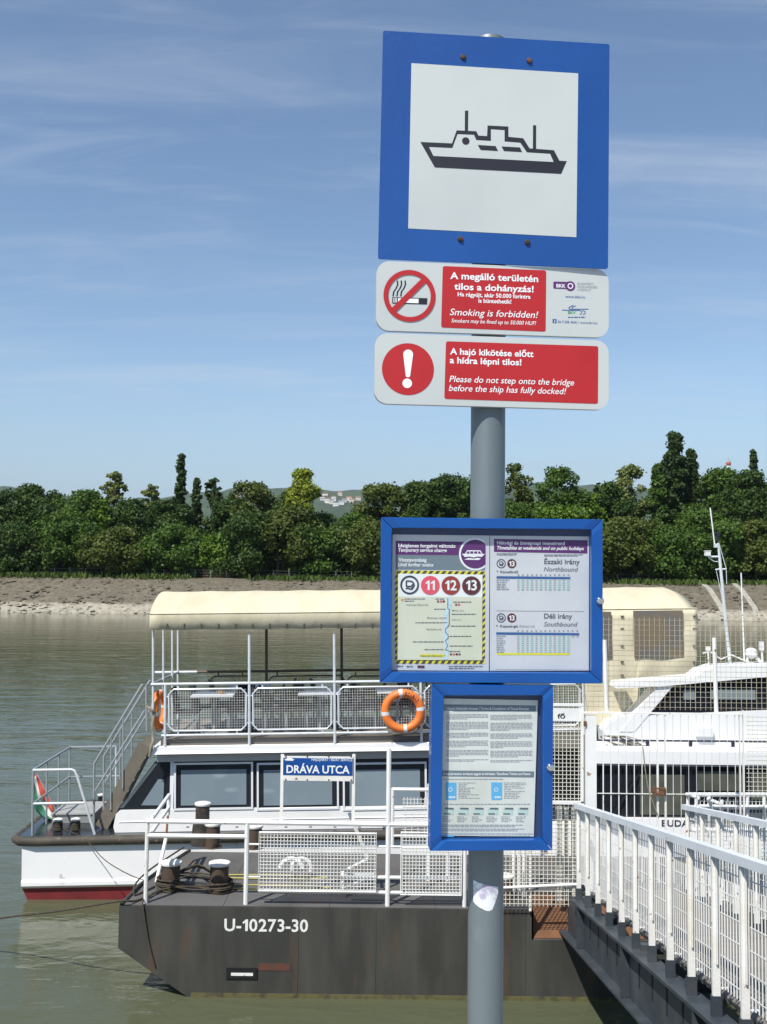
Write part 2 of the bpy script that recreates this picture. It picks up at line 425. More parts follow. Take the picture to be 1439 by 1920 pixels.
pk.pl(mb, cg([(147, 242), (152, 242), (152, 268), (147, 268)]), 2); pk.pl(mb, cg([(158, 242), (164, 242), (164, 268), (158, 268)]), 2); mb.cur = 0
for k in range(3):
    x = 152 + 22 * k
    a = [(x - 8, 232), (x - 4, 205), (x + 10, 185), (x + 18, 165), (x + 16, 142)]
    L_ = [(p[0] - 4, p[1]) for p in a]; R_ = [(p[0] + 4, p[1]) for p in reversed(a)]
    for i in range(4): pk.pl(mb, cg([L_[i], L_[i + 1], R_[3 - i], R_[4 - i]]), 1)
mb.build('cigarette_pictogram', [m_ink, m_wprint], ko, local=True)
mb = MB(); pk.disc(mb, (767.7, 555.1), 48, 3, 56, 39.2); pk.pl(mb, cg([(313, 124), (336, 148), (161, 322), (138, 298)]), 3.5); mb.build('prohibition_ring', m_red, ko, local=True)
mb = MB(); pk.rrect(mb, Z2(1063, 147), Z2(1150, 149), Z2(1150, 190), Z2(1063, 187), 1.5, 1); pk.disc(mb, Z2(1161, 173), 9.2, 1.2, 28)
mb.cur = 1; pk.disc(mb, Z2(1161, 173), 5.4, 2, 24, 3.6); pk.txt(mb, 'BKK', *[690 + x / 3.0617 for x in (1080, 1133)], 480 + 181 / 3.0617, 6.4, 2, True)
mb.cur = 2
for s_, x1, y in (('BUDAPESTI', 1295, 164), ('KÖZLEKEDÉSI', 1315, 182), ('KÖZPONT', 1280, 200)): pk.txt(mb, s_, 690 + 1203 / 3.0617, 690 + x1 / 3.0617, 480 + y / 3.0617, 4, 1)
mb.cur = 3; pk.txt(mb, 'www.bkk.hu', 1059.7, 1097, 558.4, 5, 1)
pk.txt(mb, '06 1 258 4636 / www.bkv.hu', 1045.4, 1119.8, 605.6, 4.4, 1)
pk.pl(mb, cg([(1058, 362), (1081, 363), (1081, 386), (1058, 385)]), 1)
def stroke(pn, mb, pts, w, lay):
    for a, b in zip(pts, pts[1:]):
        d = Vector((b[0] - a[0], b[1] - a[1])); n_ = Vector((-d.y, d.x)).normalized() * w / 2
        pn.pl(mb, [(a[0] + n_.x, a[1] + n_.y), (b[0] + n_.x, b[1] + n_.y), (b[0] - n_.x, b[1] - n_.y), (a[0] - n_.x, a[1] - n_.y)], lay)
for st in ([(1178, 283), (1158, 292), (1150, 300), (1160, 306), (1265, 306)], [(1192, 286), (1172, 295), (1170, 303)], [(1112, 311), (1215, 313), (1228, 320), (1226, 330), (1215, 337)], [(1230, 312), (1246, 320), (1246, 330), (1234, 338)]):
    stroke(pk, mb, [Z2(*p) for p in st], 1.3, 1)
pk.bars(mb, 1064.6, 1097.6, 594.2, 2, 1)
mb.cur = 1; pk.txt(mb, 'i', *[690 + x / 3.0617 for x in (1066, 1074)], 480 + 383 / 3.0617, 5.2, 2, True, True)
mb.cur = 4; pk.txt(mb, 'BKV', 1064.6, 1079, 588.6, 5, 1, True)
mb.build('operator_marks', [m_purple, m_wprint, m_ink3, m_tblue, m_green], ko, local=True)
# --- warning board
pw_ = pnl([(703, 624), (1142, 638.5), (1141.5, 769), (702.5, 756)], .2334, 2.17, 6.3982, .0928, .0036, .0013, .5139, .1529)
wo_ = board('warning_board', pw_, .014, m_signwhite, 24); wo_['label'] = 'white board with red exclamation disc'
mb = MB(); pw_.rrect(mb, (835.3, 640), (1122, 649), (1121, 757.6), (832.7, 747.8), 4, 1); mb.build('red_field', m_red, wo_, local=True)
mb = MB(); pw_.disc(mb, (764.8, 692.3), 48, 1, 56); mb.build('red_disc', m_red, wo_, local=True)
mb = MB(); ex = [(217, 690)] + [(229 + 28 * math.cos(t), 566 - 28 * math.sin(t)) for t in np.linspace(pi, 0, 12)] + [(241, 690), (236, 696), (222, 696)]
pw_.pl(mb, [Z2(*p) for p in ex], 2); pw_.disc(mb, Z2(225, 731), 8.8, 2, 24); mb.build('exclamation_mark', m_wprint, wo_, local=True)
mb = MB()
pw_.txt(mb, 'A hajó kikötése előtt', 842.9, 999.6, 664.5, 11.2, 2, True); pw_.txt(mb, 'a hídra lépni tilos!', 842.5, 976.8, 681, 11.2, 2, True)
mb.build('lettering', m_wprint, wo_, local=True); mb = MB()
pw_.txt(mb, 'Please do not step onto the bridge', 841.9, 1076, 716, 11.2, 2, False, True); pw_.txt(mb, 'before the ship has fully docked!', 841, 1061, 733, 11.2, 2, False, True)
mb.build('lettering', m_wprint, wo_, local=True)

# --- notice cases
def case(name, label, corners, inner, pose, lockpx, depth=.042):
    pn = pnl(corners, *pose)
    e = MB(); o_ = [pn.L(*p) for p in corners]; i_ = [pn.L(*p) for p in inner]
    # mitred frame: four profiles, proud of the pane
    root = None
    def P(q, y): return (q[0], y, q[1])
    for k in range(4):
        a, b = o_[k], o_[(k + 1) % 4]; c, d = i_[(k + 1) % 4], i_[k]
        mb = MB(); cx, cz = (a[0] + b[0] + c[0] + d[0]) / 4, (a[1] + b[1] + c[1] + d[1]) / 4
        g = .0004
        q = [(p[0] + (cx - p[0]) * g / .1, p[1] + (cz - p[1]) * g / .1) for p in (a, b, c, d)]
        sh = .0022
        vs = [P(p, depth) for p in q] + [P(p, sh) for p in q]
        qi = [(p[0] + (cx - p[0]) * .09 * (1 if abs(k % 2) else 1), p[1] + (cz - p[1]) * .09) for p in q]
        vs += [P(p, 0) for p in qi]
        mb.add(vs, [(0, 1, 2, 3)] + [(i, (i + 1) % 4, 4 + (i + 1) % 4, 4 + i) for i in range(4)] + [(4 + i, 4 + (i + 1) % 4, 8 + (i + 1) % 4, 8 + i) for i in range(4)] + [(11, 10, 9, 8)])
        if root is None:
            bk = MB(); bk.span((-pn.w / 2 + .004, .026, -pn.h / 2 + .004), (pn.w / 2 - .004, .046, pn.h / 2 - .004))
            root = bk.build(name, m_backing, post, local=True); root.matrix_local = WM[post.name].inverted() @ pn.mw; root['label'] = label
        mb.build('frame_profile', m_frame, root, local=True)
    gm = MB(); gm.span((i_[0][0] - .003, .006, i_[2][1] - .003), (i_[1][0] + .003, .0085, i_[0][1] + .003)); gm.build('pane', m_glass, root, local=True)
    x, z = pn.L(*lockpx); lk = MB(); lk.lathe([(.0085, .002), (.0085, -.004), (.006, -.008), (.0025, -.009)], (x, 0, z), 18, 'Y'); lk.build('lock', m_chrome, root, True, local=True)
    return pn, root
pb1, c1o = case('notice_case', 'wide blue notice case', [(715, 969.4), (1131, 974), (1131, 1282), (713, 1279.6)], [(735, 989.7), (1110, 992.8), (1109.6, 1261.8), (735, 1260)],
                (.2296, 2.13, 5.906, .0301, .0123, -.0022, .4676, .3443), (1125, 1127))
pb2, c2o = case('notice_case', 'narrow blue notice case', [(810, 1283), (1039, 1286), (1036, 1594.6), (807.8, 1596.5)], [(832, 1304), (1019, 1305), (1019, 1575), (829, 1576.8)],
                (.2317, 2.13, 5.5602, .0735, .008, .0036, .2556, .3401), (1032, 1440))
SY = .021                                            # sheets lie against the backing, behind the pane
def sheet(name, label, pn, corners, m):
    mw = pn.mw @ Matrix.Translation((0, SY, 0))
    t = thing(name, label, 'notice', mw=mw)
    mb = MB(); pts = [pn.L(*p) for p in corners]; mb.prism([(x, .0, z) for x, z in pts], (0, .0015, 0)); mb.build('paper_sheet', m, t, local=True)
    return t
# service change notice
A = lambda x, y: (730 + x / 6.857, 990 + y / 6.857)
AA = lambda pts: [A(*p) for p in pts]
n1 = sheet('service_notice', 'notice with purple header, hazard-striped border and numbered line discs in wide case', pb1, [(737, 1001.6), (920.8, 1003.8), (919.8, 1260), (735, 1258.6)], m_paper)
mb = MB(); pb1.pl(mb, AA([(88, 163), (1253, 178), (1253, 352), (88, 344)]), 1); cx = pb1.L(*A(1253, 350))[0]
mb.cur = 1; pb1.pl(mb, AA([(88, 350), (1253, 356), (1250, 545), (88, 535)]), 1)
mb.cur = 2; pb1.disc(mb, A(1122, 335), 212 / 6.857, 2, 60, clipx=cx); mb.cur = 0; pb1.disc(mb, A(1122, 335), 186 / 6.857, 3, 60, clipx=cx)
mb.cur = 2
pb1.pl(mb, AA([(950, 332), (985, 332), (1018, 285), (1188, 287), (1215, 334), (1247, 334), (1205, 372), (1150, 366), (1100, 380), (1040, 366), (985, 374)]), 4)
pb1.pl(mb, AA([(980, 408), (1035, 384), (1100, 396), (1150, 384), (1195, 392), (1170, 412)]), 4)
mb.cur = 0
for a in ((1003, 328, 1022, 300, 1044, 300, 1044, 328), (1056, 328, 1056, 300, 1096, 300, 1096, 328), (1108, 328, 1108, 300, 1146, 300, 1146, 328), (1158, 328, 1158, 300, 1180, 300, 1198, 328)):
    pb1.pl(mb, AA([(a[i], a[i + 1]) for i in (0, 2, 4, 6)]), 5)
mb.build('header_band', [m_purple, m_greyb, m_wprint], n1, local=True)
mb = MB()
for s_, x1, y, b_, i_ in (('Ideiglenes forgalmi változás', 865, 244, 1, 0), ('Temporary service change', 752, 302, 0, 1), ('Visszavonásig', 490, 430, 1, 0), ('Until further notice', 578, 492, 0, 1)):
    pb1.txt(mb, s_, A(123, 0)[0], A(x1, 0)[0], A(0, y)[1], 6.4, 2, True, bool(i_))
mb.build('lettering', m_wprint, n1, local=True)
mb = MB(); pb1.pl(mb, AA([(90, 548), (1250, 560), (1247, 1760), (82, 1752)]), 1)
mb.cur = 2; pb1.pl(mb, AA([(124, 588), (1216, 602), (1212, 1712), (116, 1706)]), 3)
mb.cur = 3; pb1.pl(mb, AA([(122, 885), (1215, 892), (1212, 1712), (116, 1706)]), 4); mb.cur = 1
for k in range(14):
    x = 95 + k * 83
    for y, h, x_ in ((550 + k * .9, 38, x), (1712, 44, x - 5)): pb1.pl(mb, AA([(x_ + 30, y), (min(x_ + 72, 1248), y), (min(x_ + 42, 1246), y + h), (x_, y + h)]), 2)
    y = 590 + k * 81
    for x_ in (84, 1216): pb1.pl(mb, AA([(x_, y + 34), (x_ + 33, y), (x_ + 33, y + 38), (x_, y + 72)]), 2)
mb.build('hazard_border', [m_yel, m_hblack, m_wprint, m_mapc], n1, local=True)
def logoD(pn, mb, c, r, lay, Zf):
    pn.disc(mb, c, r, lay, 40, r * .82)
    for st in ([(-.36, -.42), (-.36, .16), (.12, .16), (.30, .02), (.34, -.12)], [(-.36, -.42), (.1, -.42), (.38, -.28), (.5, 0), (.42, .22), (.2, .38)], [(-.42, .40), (-.2, .34), (.1, .46), (.36, .40)]):
        stroke(pn, mb, [(c[0] + x * r, c[1] + y * r) for x, y in st], r * .14, lay)
mb = MB(); logoD(pb1, mb, A(270, 735), 17.6, 5, A)
for c, m_ in ((538, 1), (805, 2), (1072, 3)): mb.cur = m_; pb1.disc(mb, A(c, 740 + (c - 538) * .01), 17.6, 5, 40)
mb.cur = 4
for s_, x0, x1 in (('11', 475, 598), ('12', 730, 880), ('13', 998, 1142)): pb1.txt(mb, s_, A(x0, 0)[0], A(x1, 0)[0], A(0, 802)[1], 18, 6, True)
mb.build('line_disc', [m_navy, m_pink, m_brick, m_maroon, m_wprint], n1, local=True)
mb = MB(); rt = [(765, 905), (765, 1045), (785, 1050), (785, 1250), (735, 1310), (735, 1350), (770, 1385), (770, 1420), (735, 1460), (765, 1520), (735, 1575), (780, 1590)]
mb.cur = 2; stroke(pb1, mb, AA([(770, 895), (790, 1000), (740, 1130), (745, 1250), (745, 1450), (755, 1590), (740, 1700)]), 7, 5)
mb.cur = 0; stroke(pb1, mb, AA(rt), 1.2, 6)
mb.cur = 3; pb1.pl(mb, AA([(405, 1634), (735, 1636), (735, 1668), (405, 1666)]), 5)
mb.cur = 1
for s_, x0, x1, y in (('Margitsziget, szállodák', 500, 755, 1170), ('Batthyány tér', 492, 690, 1318), ('Meder utca', 822, 970, 1075), ('Dráva utca', 818, 940, 1194), ('Kopaszi-gát (Rákóczi híd)', 415, 695, 1660), ('Kopaszi-gát (Rákóczi híd)', 225, 510, 1000)):
    pb1.txt(mb, s_, A(x0, 0)[0], A(x1, 0)[0], A(0, y)[1], 2.6, 6)
for x0, x1, y in ((205, 470, 912), (205, 325, 940), (605, 735, 912), (835, 1070, 952), (590, 740, 1044), (815, 1130, 1110), (345, 765, 1220), (805, 1125, 1264), (790, 1075, 1396), (315, 710, 1468), (795, 1090, 1522), (465, 710, 1568), (785, 935, 1592)):
    pb1.bars(mb, A(x0, 0)[0], A(x1, 0)[0], A(0, y)[1], 1.7, 5)
for x, y, k in ((640, 950, 0), (677, 950, 4), (712, 950, 5), (875, 992, 0), (910, 992, 4), (808, 1635, 0), (845, 1635, 4), (882, 1635, 5), (918, 1635, 0), (175, 930, 6)): mb.cur = k; pb1.disc(mb, A(x, y), 2.3, 5, 14)
mb.cur = 1
for x0, x1, y in ((110, 185, 1782), (235, 320, 1785), (780, 1225, 1786), (780, 1115, 1812)): pb1.bars(mb, A(x0, 0)[0], A(x1, 0)[0], A(0, y)[1], 2.2 if x1 < 400 else 1.4, 2)
mb.cur = 5; pb1.pl(mb, AA([(375, 1780), (465, 1782), (465, 1812), (375, 1810)]), 2)
mb.build('route_diagram', [m_ink2, m_ink2, m_lblue, m_yel, m_pink, m_maroon, mat('print_orange', srgb(226, 140, 50), .6)], n1, local=True)
# weekend timetable
B = lambda x, y: (915 + x / 6.8585, 990 + y / 6.8585 )
BB = lambda pts: [B(*p) for p in pts]
n2 = sheet('weekend_timetable', 'timetable sheet with purple header and two blue-headed tables in wide case', pb1, [(922, 1003.8), (1109.4, 1005.7), (1108.6, 1259.7), (921.6, 1259.7)], m_paper)
mb = MB(); pb1.pl(mb, BB([(97, 138), (1312, 156), (1310, 328), (97, 306)]), 1); mb.build('header_band', m_purple, n2, local=True)
mb = MB(); pb1.txt(mb, 'Hétvégi és ünnepnapi menetrend', B(137, 0)[0], B(1017, 0)[0], B(0, 210)[1], 6.4, 2, True); pb1.txt(mb, 'Timetables at weekends and on public holidays', B(137, 0)[0], B(1265, 0)[0], B(0, 274)[1], 6.2, 2, True, True)
mb.build('lettering', m_wprint, n2, local=True)
def bigtext(s_, x0, x1, y, cap, bold, ital, m_): 
    mb = MB(); pb1.txt(mb, s_, B(x0, 0)[0], B(x1, 0)[0], B(0, y)[1], cap, 1, bold, ital); mb.build('lettering', m_, n2, local=True)
bigtext('Északi irány', 750, 1213, 464, 9, True, False, m_ink2); bigtext('Northbound', 745, 1190, 560, 8.2, False, True, m_ink2)
bigtext('Déli irány', 748, 1113, 1172, 9, True, False, m_ink2); bigtext('Southbound', 745, 1183, 1274, 8.2, False, True, m_ink2)
bigtext('Rómaifürdő', 180, 412, 582, 4.4, True, False, m_ink2); bigtext('Kopaszi-gát', 177, 412, 1286, 4.4, True, False, m_ink2); bigtext('(Rákóczi híd)', 425, 627, 1286, 4.2, False, False, m_ink3)
mb = MB()
for cy in (460, 1165):
    mb.cur = 0; logoD(pb1, mb, B(191, cy), 8.6, 1, B); mb.cur = 1; pb1.disc(mb, B(329, cy), 8.7, 1, 32)
    mb.cur = 2; pb1.txt(mb, '13', B(292, 0)[0], B(365, 0)[0], B(0, cy + 33)[1], 9.4, 2, True)
mb.build('line_disc', [m_navy, m_maroon, m_wprint], n2, local=True)
for bar, cols, y0, y1, rows, dots, dy, n_ in (((132, 622, 1090, 658), 6, 664, 800, 5, 415, 608, 12), ((127, 1350, 1205, 1386), 6, 1392, 1610, 8, 410, 1334, 14)):
    mb = MB(); pb1.pl(mb, BB([(bar[0], bar[1]), (bar[2], bar[1] + 12), (bar[2], bar[3] + 6), (bar[0], bar[3] - 4)]), 1)
    mb.cur = 1
    for k in range(cols): pb1.pl(mb, BB([(442 + 118 * k, y0), (494 + 118 * k, y0), (494 + 118 * k, y1), (442 + 118 * k, y1)]), 1)
    mb.cur = 2
    for k in range(n_): pb1.disc(mb, B(dots + 59 * k, dy), 1.8, 1, 12)
    for r in range(rows):
        y = y0 + 2 + r * 29.5; pb1.bars(mb, B(130, 0)[0], B(random.uniform(210, 300), 0)[0], B(0, y)[1], 1.7, 2)
        for k in range(12 if r else n_): pb1.pl(mb, BB([(398 + 59 * k, y + 8), (428 + 59 * k, y + 8), (428 + 59 * k, y + 16), (398 + 59 * k, y + 16)]), 2)
    if rows == 8: mb.cur = 3; pb1.pl(mb, BB([(135, 1620), (1078, 1622), (1078, 1646), (135, 1644)]), 1)
    mb.build('timetable_grid', [m_tblue, m_teal, m_ink3, m_yel], n2, local=True)
mb = MB()
for x0, x1, y in ((135, 395, 326), (135, 380, 342), (750, 1260, 341), (750, 1200, 357)): pb1.bars(mb, B(x0, 0)[0], B(x1, 0)[0], B(0, y)[1], 1.3, 1)
pb1.pl(mb, BB([(130, 1070), (1268, 1081), (1268, 1085), (130, 1074)]), 1)
pb1.pl(mb, BB([(135, 548), (157, 560), (135, 572)]), 1); pb1.pl(mb, BB([(128, 1255), (150, 1267), (128, 1279)]), 1)
pb1.pl(mb, BB([(120, 1830), (1328, 1838), (1328, 1841), (120, 1833)]), 1)
mb.build('small_print', m_ink2, n2, local=True)
# fare conditions
Cc = lambda x, y: (790 + x / 5.33, 1270 + y / 5.33)
CC = lambda pts: [Cc(*p) for p in pts]
n3 = sheet('fare_conditions_notice', 'faded sheet of travel conditions and ticket pictures in narrow case', pb2, [(834.5, 1312), (1013.6, 1316.5), (1005.4, 1573.6), (830.3, 1572.4)], m_paper2)
mb = MB(); pb2.pl(mb, CC([(240, 283), (1172, 300), (1170, 362), (240, 347)]), 1); pb2.pl(mb, CC([(225, 955), (1152, 966), (1150, 1026), (225, 1014)]), 1); mb.build('heading_bar', m_greyb, n3, local=True)
mb = MB(); pb2.txt(mb, 'Utazási feltételek kivonat / Terms & Conditions of Travel Excerpt', Cc(265, 0)[0], Cc(1100, 0)[0], Cc(0, 336)[1], 4.4, 2, True)
pb2.txt(mb, 'A hajójáratokon érvényes jegyek és bérletek / Riverboat Tickets and Passes', Cc(235, 0)[0], Cc(1115, 0)[0], Cc(0, 1001)[1], 4.4, 2, True); mb.build('lettering', m_wprint, n3, local=True)
mb = MB()
for x0, x1 in ((265, 690), (712, 1136)):
    y = 385
    for n_ in (4, 6, 4, 5, 5, 2):
        for k in range(n_):
            e = x1 if k < n_ - 1 else x0 + (x1 - x0) * random.uniform(.3, .8)
            pb2.bars(mb, Cc(x0, 0)[0], Cc(e, 0)[0], Cc(0, y + (x0 - 265) * .02)[1], 1.25, 1); y += 14.5
        y += 22
for x0, x1, y in ((235, 845, 1040), (235, 1115, 1292), (225, 1040, 1500), (225, 960, 1515), (225, 1050, 1540), (225, 990, 1556), (225, 1140, 1588), (600, 1110, 1610)): pb2.bars(mb, Cc(x0, 0)[0], Cc(x1, 0)[0], Cc(0, y)[1], 1.6, 1)
for x0 in (390, 850):
    for k in range(10): pb2.bars(mb, Cc(x0, 0)[0], Cc(x0 + random.uniform(60, 230), 0)[0], Cc(0, 1078 + k * 17)[1], 1.2, 1)
for k in range(6):
    for j in range(4): pb2.bars(mb, Cc(230 + 148 * k, 0)[0], Cc(230 + 148 * k + random.uniform(60, 110), 0)[0], Cc(0, 1418 + j * 16)[1], 1.2, 1)
mb.build('small_print', m_ink3, n3, local=True)
for x in (258, 720):
    mb = MB(); pb2.pl(mb, CC([(x, 1076), (x + 112, 1078), (x + 110, 1252), (x + 4, 1252)]), 1); mb.cur = 1
    for k in range(3): pb2.disc(mb, Cc(x + 45 + 22 * k, 1225), 1.9, 2, 12)
    pb2.disc(mb, Cc(x + 50, 1148), 4, 2, 16, 2.8); mb.build('ticket_picture', [m_card, m_wprint], n3, local=True)
for k in range(6):
    x = 238 + 150 * k; mb = MB(); pb2.pl(mb, CC([(x, 1330), (x + 104, 1330), (x + 104, 1402), (x, 1402)]), 1); mb.cur = 1
    pb2.pl(mb, CC([(x + 20, 1330), (x + 104, 1332), (x + 104, 1348), (x + 20, 1346)]), 2); pb2.pl(mb, CC([(x + 4, 1386), (x + 70, 1386), (x + 70, 1396), (x + 4, 1396)]), 2)
    mb.build('ticket_picture', [m_teal, m_ink2], n3, local=True)
mb = MB(); pb2.pl(mb, CC([(222, 1604), (345, 1606), (345, 1624), (222, 1622)]), 1); mb.build('footer_mark', m_card, n3, local=True)
# ------------------------------------------------------------------ setting: river, far bank, hills, quay
def water_mat():
    m = bpy.data.materials.new('river_water'); m.use_nodes = True; t = m.node_tree; p = t.nodes['Principled BSDF']
    p.inputs['Roughness'].default_value = .07; p.inputs['IOR'].default_value = 1.33
    tcn = N(t, 'ShaderNodeTexCoord')
    def nz(sx, sy, sc, dt=4):
        mp = N(t, 'ShaderNodeMapping'); mp.inputs['Scale'].default_value = (sx, sy, 1); mp.inputs['Rotation'].default_value = (0, 0, .06); t.links.new(tcn.outputs['Object'], mp.inputs[0])
        n = N(t, 'ShaderNodeTexNoise'); n.inputs['Scale'].default_value = sc; n.inputs['Detail'].default_value = dt; n.inputs['Distortion'].default_value = .6; t.links.new(mp.outputs[0], n.inputs['Vector']); return n.outputs['Fac']
    mx = N(t, 'ShaderNodeMixRGB'); t.links.new(nz(1, 1, .25), mx.inputs[0]); mx.inputs[1].default_value = (.072, .082, .046, 1); mx.inputs[2].default_value = (.090, .098, .056, 1)
    t.links.new(mx.outputs[0], p.inputs['Base Color'])
    def madd(a, b, k):
        n = N(t, 'ShaderNodeMath', operation='MULTIPLY_ADD'); t.links.new(b, n.inputs[0]); n.inputs[1].default_value = k
        if a is None: n.inputs[2].default_value = 0
        else: t.links.new(a, n.inputs[2])
        return n.outputs[0]
    h = madd(None, nz(.8, 1.5, 2.2, 5), .24); h = madd(h, nz(.35, .9, .9), .8); h = madd(h, nz(.10, .35, .35), 1.2)
    b = N(t, 'ShaderNodeBump'); b.inputs['Distance'].default_value = .12; t.links.new(h, b.inputs['Height'])
    sy = N(t, 'ShaderNodeSeparateXYZ'); t.links.new(tcn.outputs['Object'], sy.inputs[0])                     # calmer water in the lee of the island
    fy_ = N(t, 'ShaderNodeMapRange'); t.links.new(sy.outputs[1], fy_.inputs[0]); fy_.inputs[1].default_value = 35; fy_.inputs[2].default_value = 125; fy_.inputs[3].default_value = .62; fy_.inputs[4].default_value = .16
    t.links.new(fy_.outputs[0], b.inputs['Strength']); t.links.new(b.outputs[0], p.inputs['Normal'])
    return m
mb = MB(); mb.poly([(-5000, -60, 0), (5000, -60, 0), (5000, 142.5, 0), (-5000, 142.5, 0)]); struct(mb.build('river', water_mat()))

def bank_mat():
    m = bpy.data.materials.new('embankment_stone'); m.use_nodes = True; t = m.node_tree; p = t.nodes['Principled BSDF']; p.inputs['Roughness'].default_value = .9
    tcn = N(t, 'ShaderNodeTexCoord'); sp = N(t, 'ShaderNodeSeparateXYZ'); t.links.new(tcn.outputs['Object'], sp.inputs[0])
    n = N(t, 'ShaderNodeTexNoise'); n.inputs['Scale'].default_value = .7; n.inputs['Detail'].default_value = 9; n.inputs['Roughness'].default_value = .7; t.links.new(tcn.outputs['Object'], n.inputs['Vector'])
    v = N(t, 'ShaderNodeTexVoronoi'); v.inputs['Scale'].default_value = 1.6; t.links.new(tcn.outputs['Object'], v.inputs['Vector'])
    mx = N(t, 'ShaderNodeMixRGB'); t.links.new(n.outputs['Fac'], mx.inputs[0]); mx.inputs[1].default_value = (.110, .094, .064, 1); mx.inputs[2].default_value = (.225, .195, .140, 1)
    ad = N(t, 'ShaderNodeMath', operation='MULTIPLY_ADD'); t.links.new(n.outputs['Fac'], ad.inputs[0]); ad.inputs[1].default_value = -1.1; t.links.new(sp.outputs[2], ad.inputs[2])
    r = N(t, 'ShaderNodeMapRange'); t.links.new(ad.outputs[0], r.inputs[0]); r.inputs[1].default_value = .95; r.inputs[2].default_value = .5
    m2 = N(t, 'ShaderNodeMixRGB'); t.links.new(r.outputs[0], m2.inputs[0]); t.links.new(mx.outputs[0], m2.inputs[1]); m2.inputs[2].default_value = (.40, .365, .285, 1)   # silt-bleached stone below the flood line
    m3 = N(t, 'ShaderNodeMixRGB', blend_type='MULTIPLY'); m3.inputs[0].default_value = .45; t.links.new(m2.outputs[0], m3.inputs[1]); t.links.new(v.outputs['Distance'], m3.inputs[2])
    t.links.new(m3.outputs[0], p.inputs['Base Color'])
    b = N(t, 'ShaderNodeBump'); b.inputs['Strength'].default_value = .7; b.inputs['Distance'].default_value = .12; t.links.new(v.outputs['Distance'], b.inputs['Height']); t.links.new(b.outputs[0], p.inputs['Normal'])
    return m
m_bank = bank_mat()
# embankment: uneven strip, edges jittered
xs = np.concatenate([np.linspace(-5000, -130, 12), np.linspace(-124, 124, 250), np.linspace(130, 5000, 12)])
prof = [(141.0, -.6), (141.6, .05), (144.2, 1.55), (147.2, 3.05), (149.2, 3.95), (149.9, 4.02), (152.2, 4.75), (156, 5.0)]
V = []
for i, x in enumerate(xs):
    for j, (y, z) in enumerate(prof):
        k = .10 if 0 < j < 7 else 0
        V.append((x, y + rng.normal() * k + (.25 * math.sin(x * .21) if j == 1 else 0), z + rng.normal() * k * .8))
np_ = len(prof); Q = [(i * np_ + j, (i + 1) * np_ + j, (i + 1) * np_ + j + 1, i * np_ + j + 1) for i in range(len(xs) - 1) for j in range(np_ - 1)]
struct(np_mesh('embankment', np.array(V), np.array(Q), m_bank))
m_turf = mat('island_turf', (.055, .085, .025), .9, col2=(.10, .11, .04), scale=.3, bump=.5, bscale=3)
mb = MB(); mb.poly([(-5000, 156, 5.0), (5000, 156, 5.0), (5000, 12000, 5.0), (-5000, 12000, 5.0)]); struct(mb.build('ground', m_turf))
def stones():
    base = np.array([(-1, -1, 0), (1, -1, 0), (1, 1, 0), (-1, 1, 0), (-.6, -.6, .8), (.6, -.6, .8), (.6, .6, .8), (-.6, .6, .8)]) * .5
    fq = np.array([(0, 1, 5, 4), (1, 2, 6, 5), (2, 3, 7, 6), (3, 0, 4, 7), (4, 5, 6, 7)])
    n = 2600; x = rng.uniform(-75, 78, n); yy = 141.3 + rng.uniform(0, 1, n) ** 1.6 * 10; z = np.interp(yy, [p[0] for p in prof], [p[1] for p in prof])
    sz = rng.uniform(.15, .62, n); V = (base[None] + rng.normal(0, .09, (n, 8, 3))) * sz[:, None, None] * np.array([1.2, 1, .7]); a = rng.uniform(0, pi, n); c, s_ = np.cos(a)[:, None], np.sin(a)[:, None]
    V = np.stack([V[..., 0] * c - V[..., 1] * s_ + x[:, None], V[..., 0] * s_ + V[..., 1] * c + yy[:, None], V[..., 2] + z[:, None] - .04], -1).reshape(-1, 3)
    o = np_mesh('rubble', V, (fq[None] + 8 * np.arange(n)[:, None, None]).reshape(-1, 4), m_bank); o['kind'] = 'stuff'; o['label'] = 'loose stones scattered over the far embankment'; o['category'] = 'stones'
stones()
# stone steps down the embankment
m_step = mat('step_stone', (.26, .24, .20), .9, col2=(.16, .145, .12), scale=3)
sx0, sx1 = at(1322, 1100, 150).x, at(1392, 1100, 150).x
st = thing('embankment_stairs', 'stone steps with pale stringers down the far embankment', 'stairs', (sx0, 142, 0))
for sx in (sx0, sx1 - .8):
    mb = MB(); mb.prism([(sx, 142.2, .25), (sx, 144.2, 1.8), (sx, 149.2, 4.25), (sx, 152.4, 5.05), (sx, 152.4, 4.4), (sx, 142.2, -.3)], (.8, 0, 0)); mb.build('stringer', mat('stringer_stone', (.36, .34, .28), .9, col2=(.24, .22, .18), scale=2), st)
for k in range(18):
    t_ = k / 18; mb = MB(); mb.span((sx0 + .8, 142.6 + t_ * 9.4, .1 + t_ * 4.5), (sx1 - .8, 143.2 + t_ * 9.4, .45 + t_ * 4.5)); mb.build('step', m_step, st)
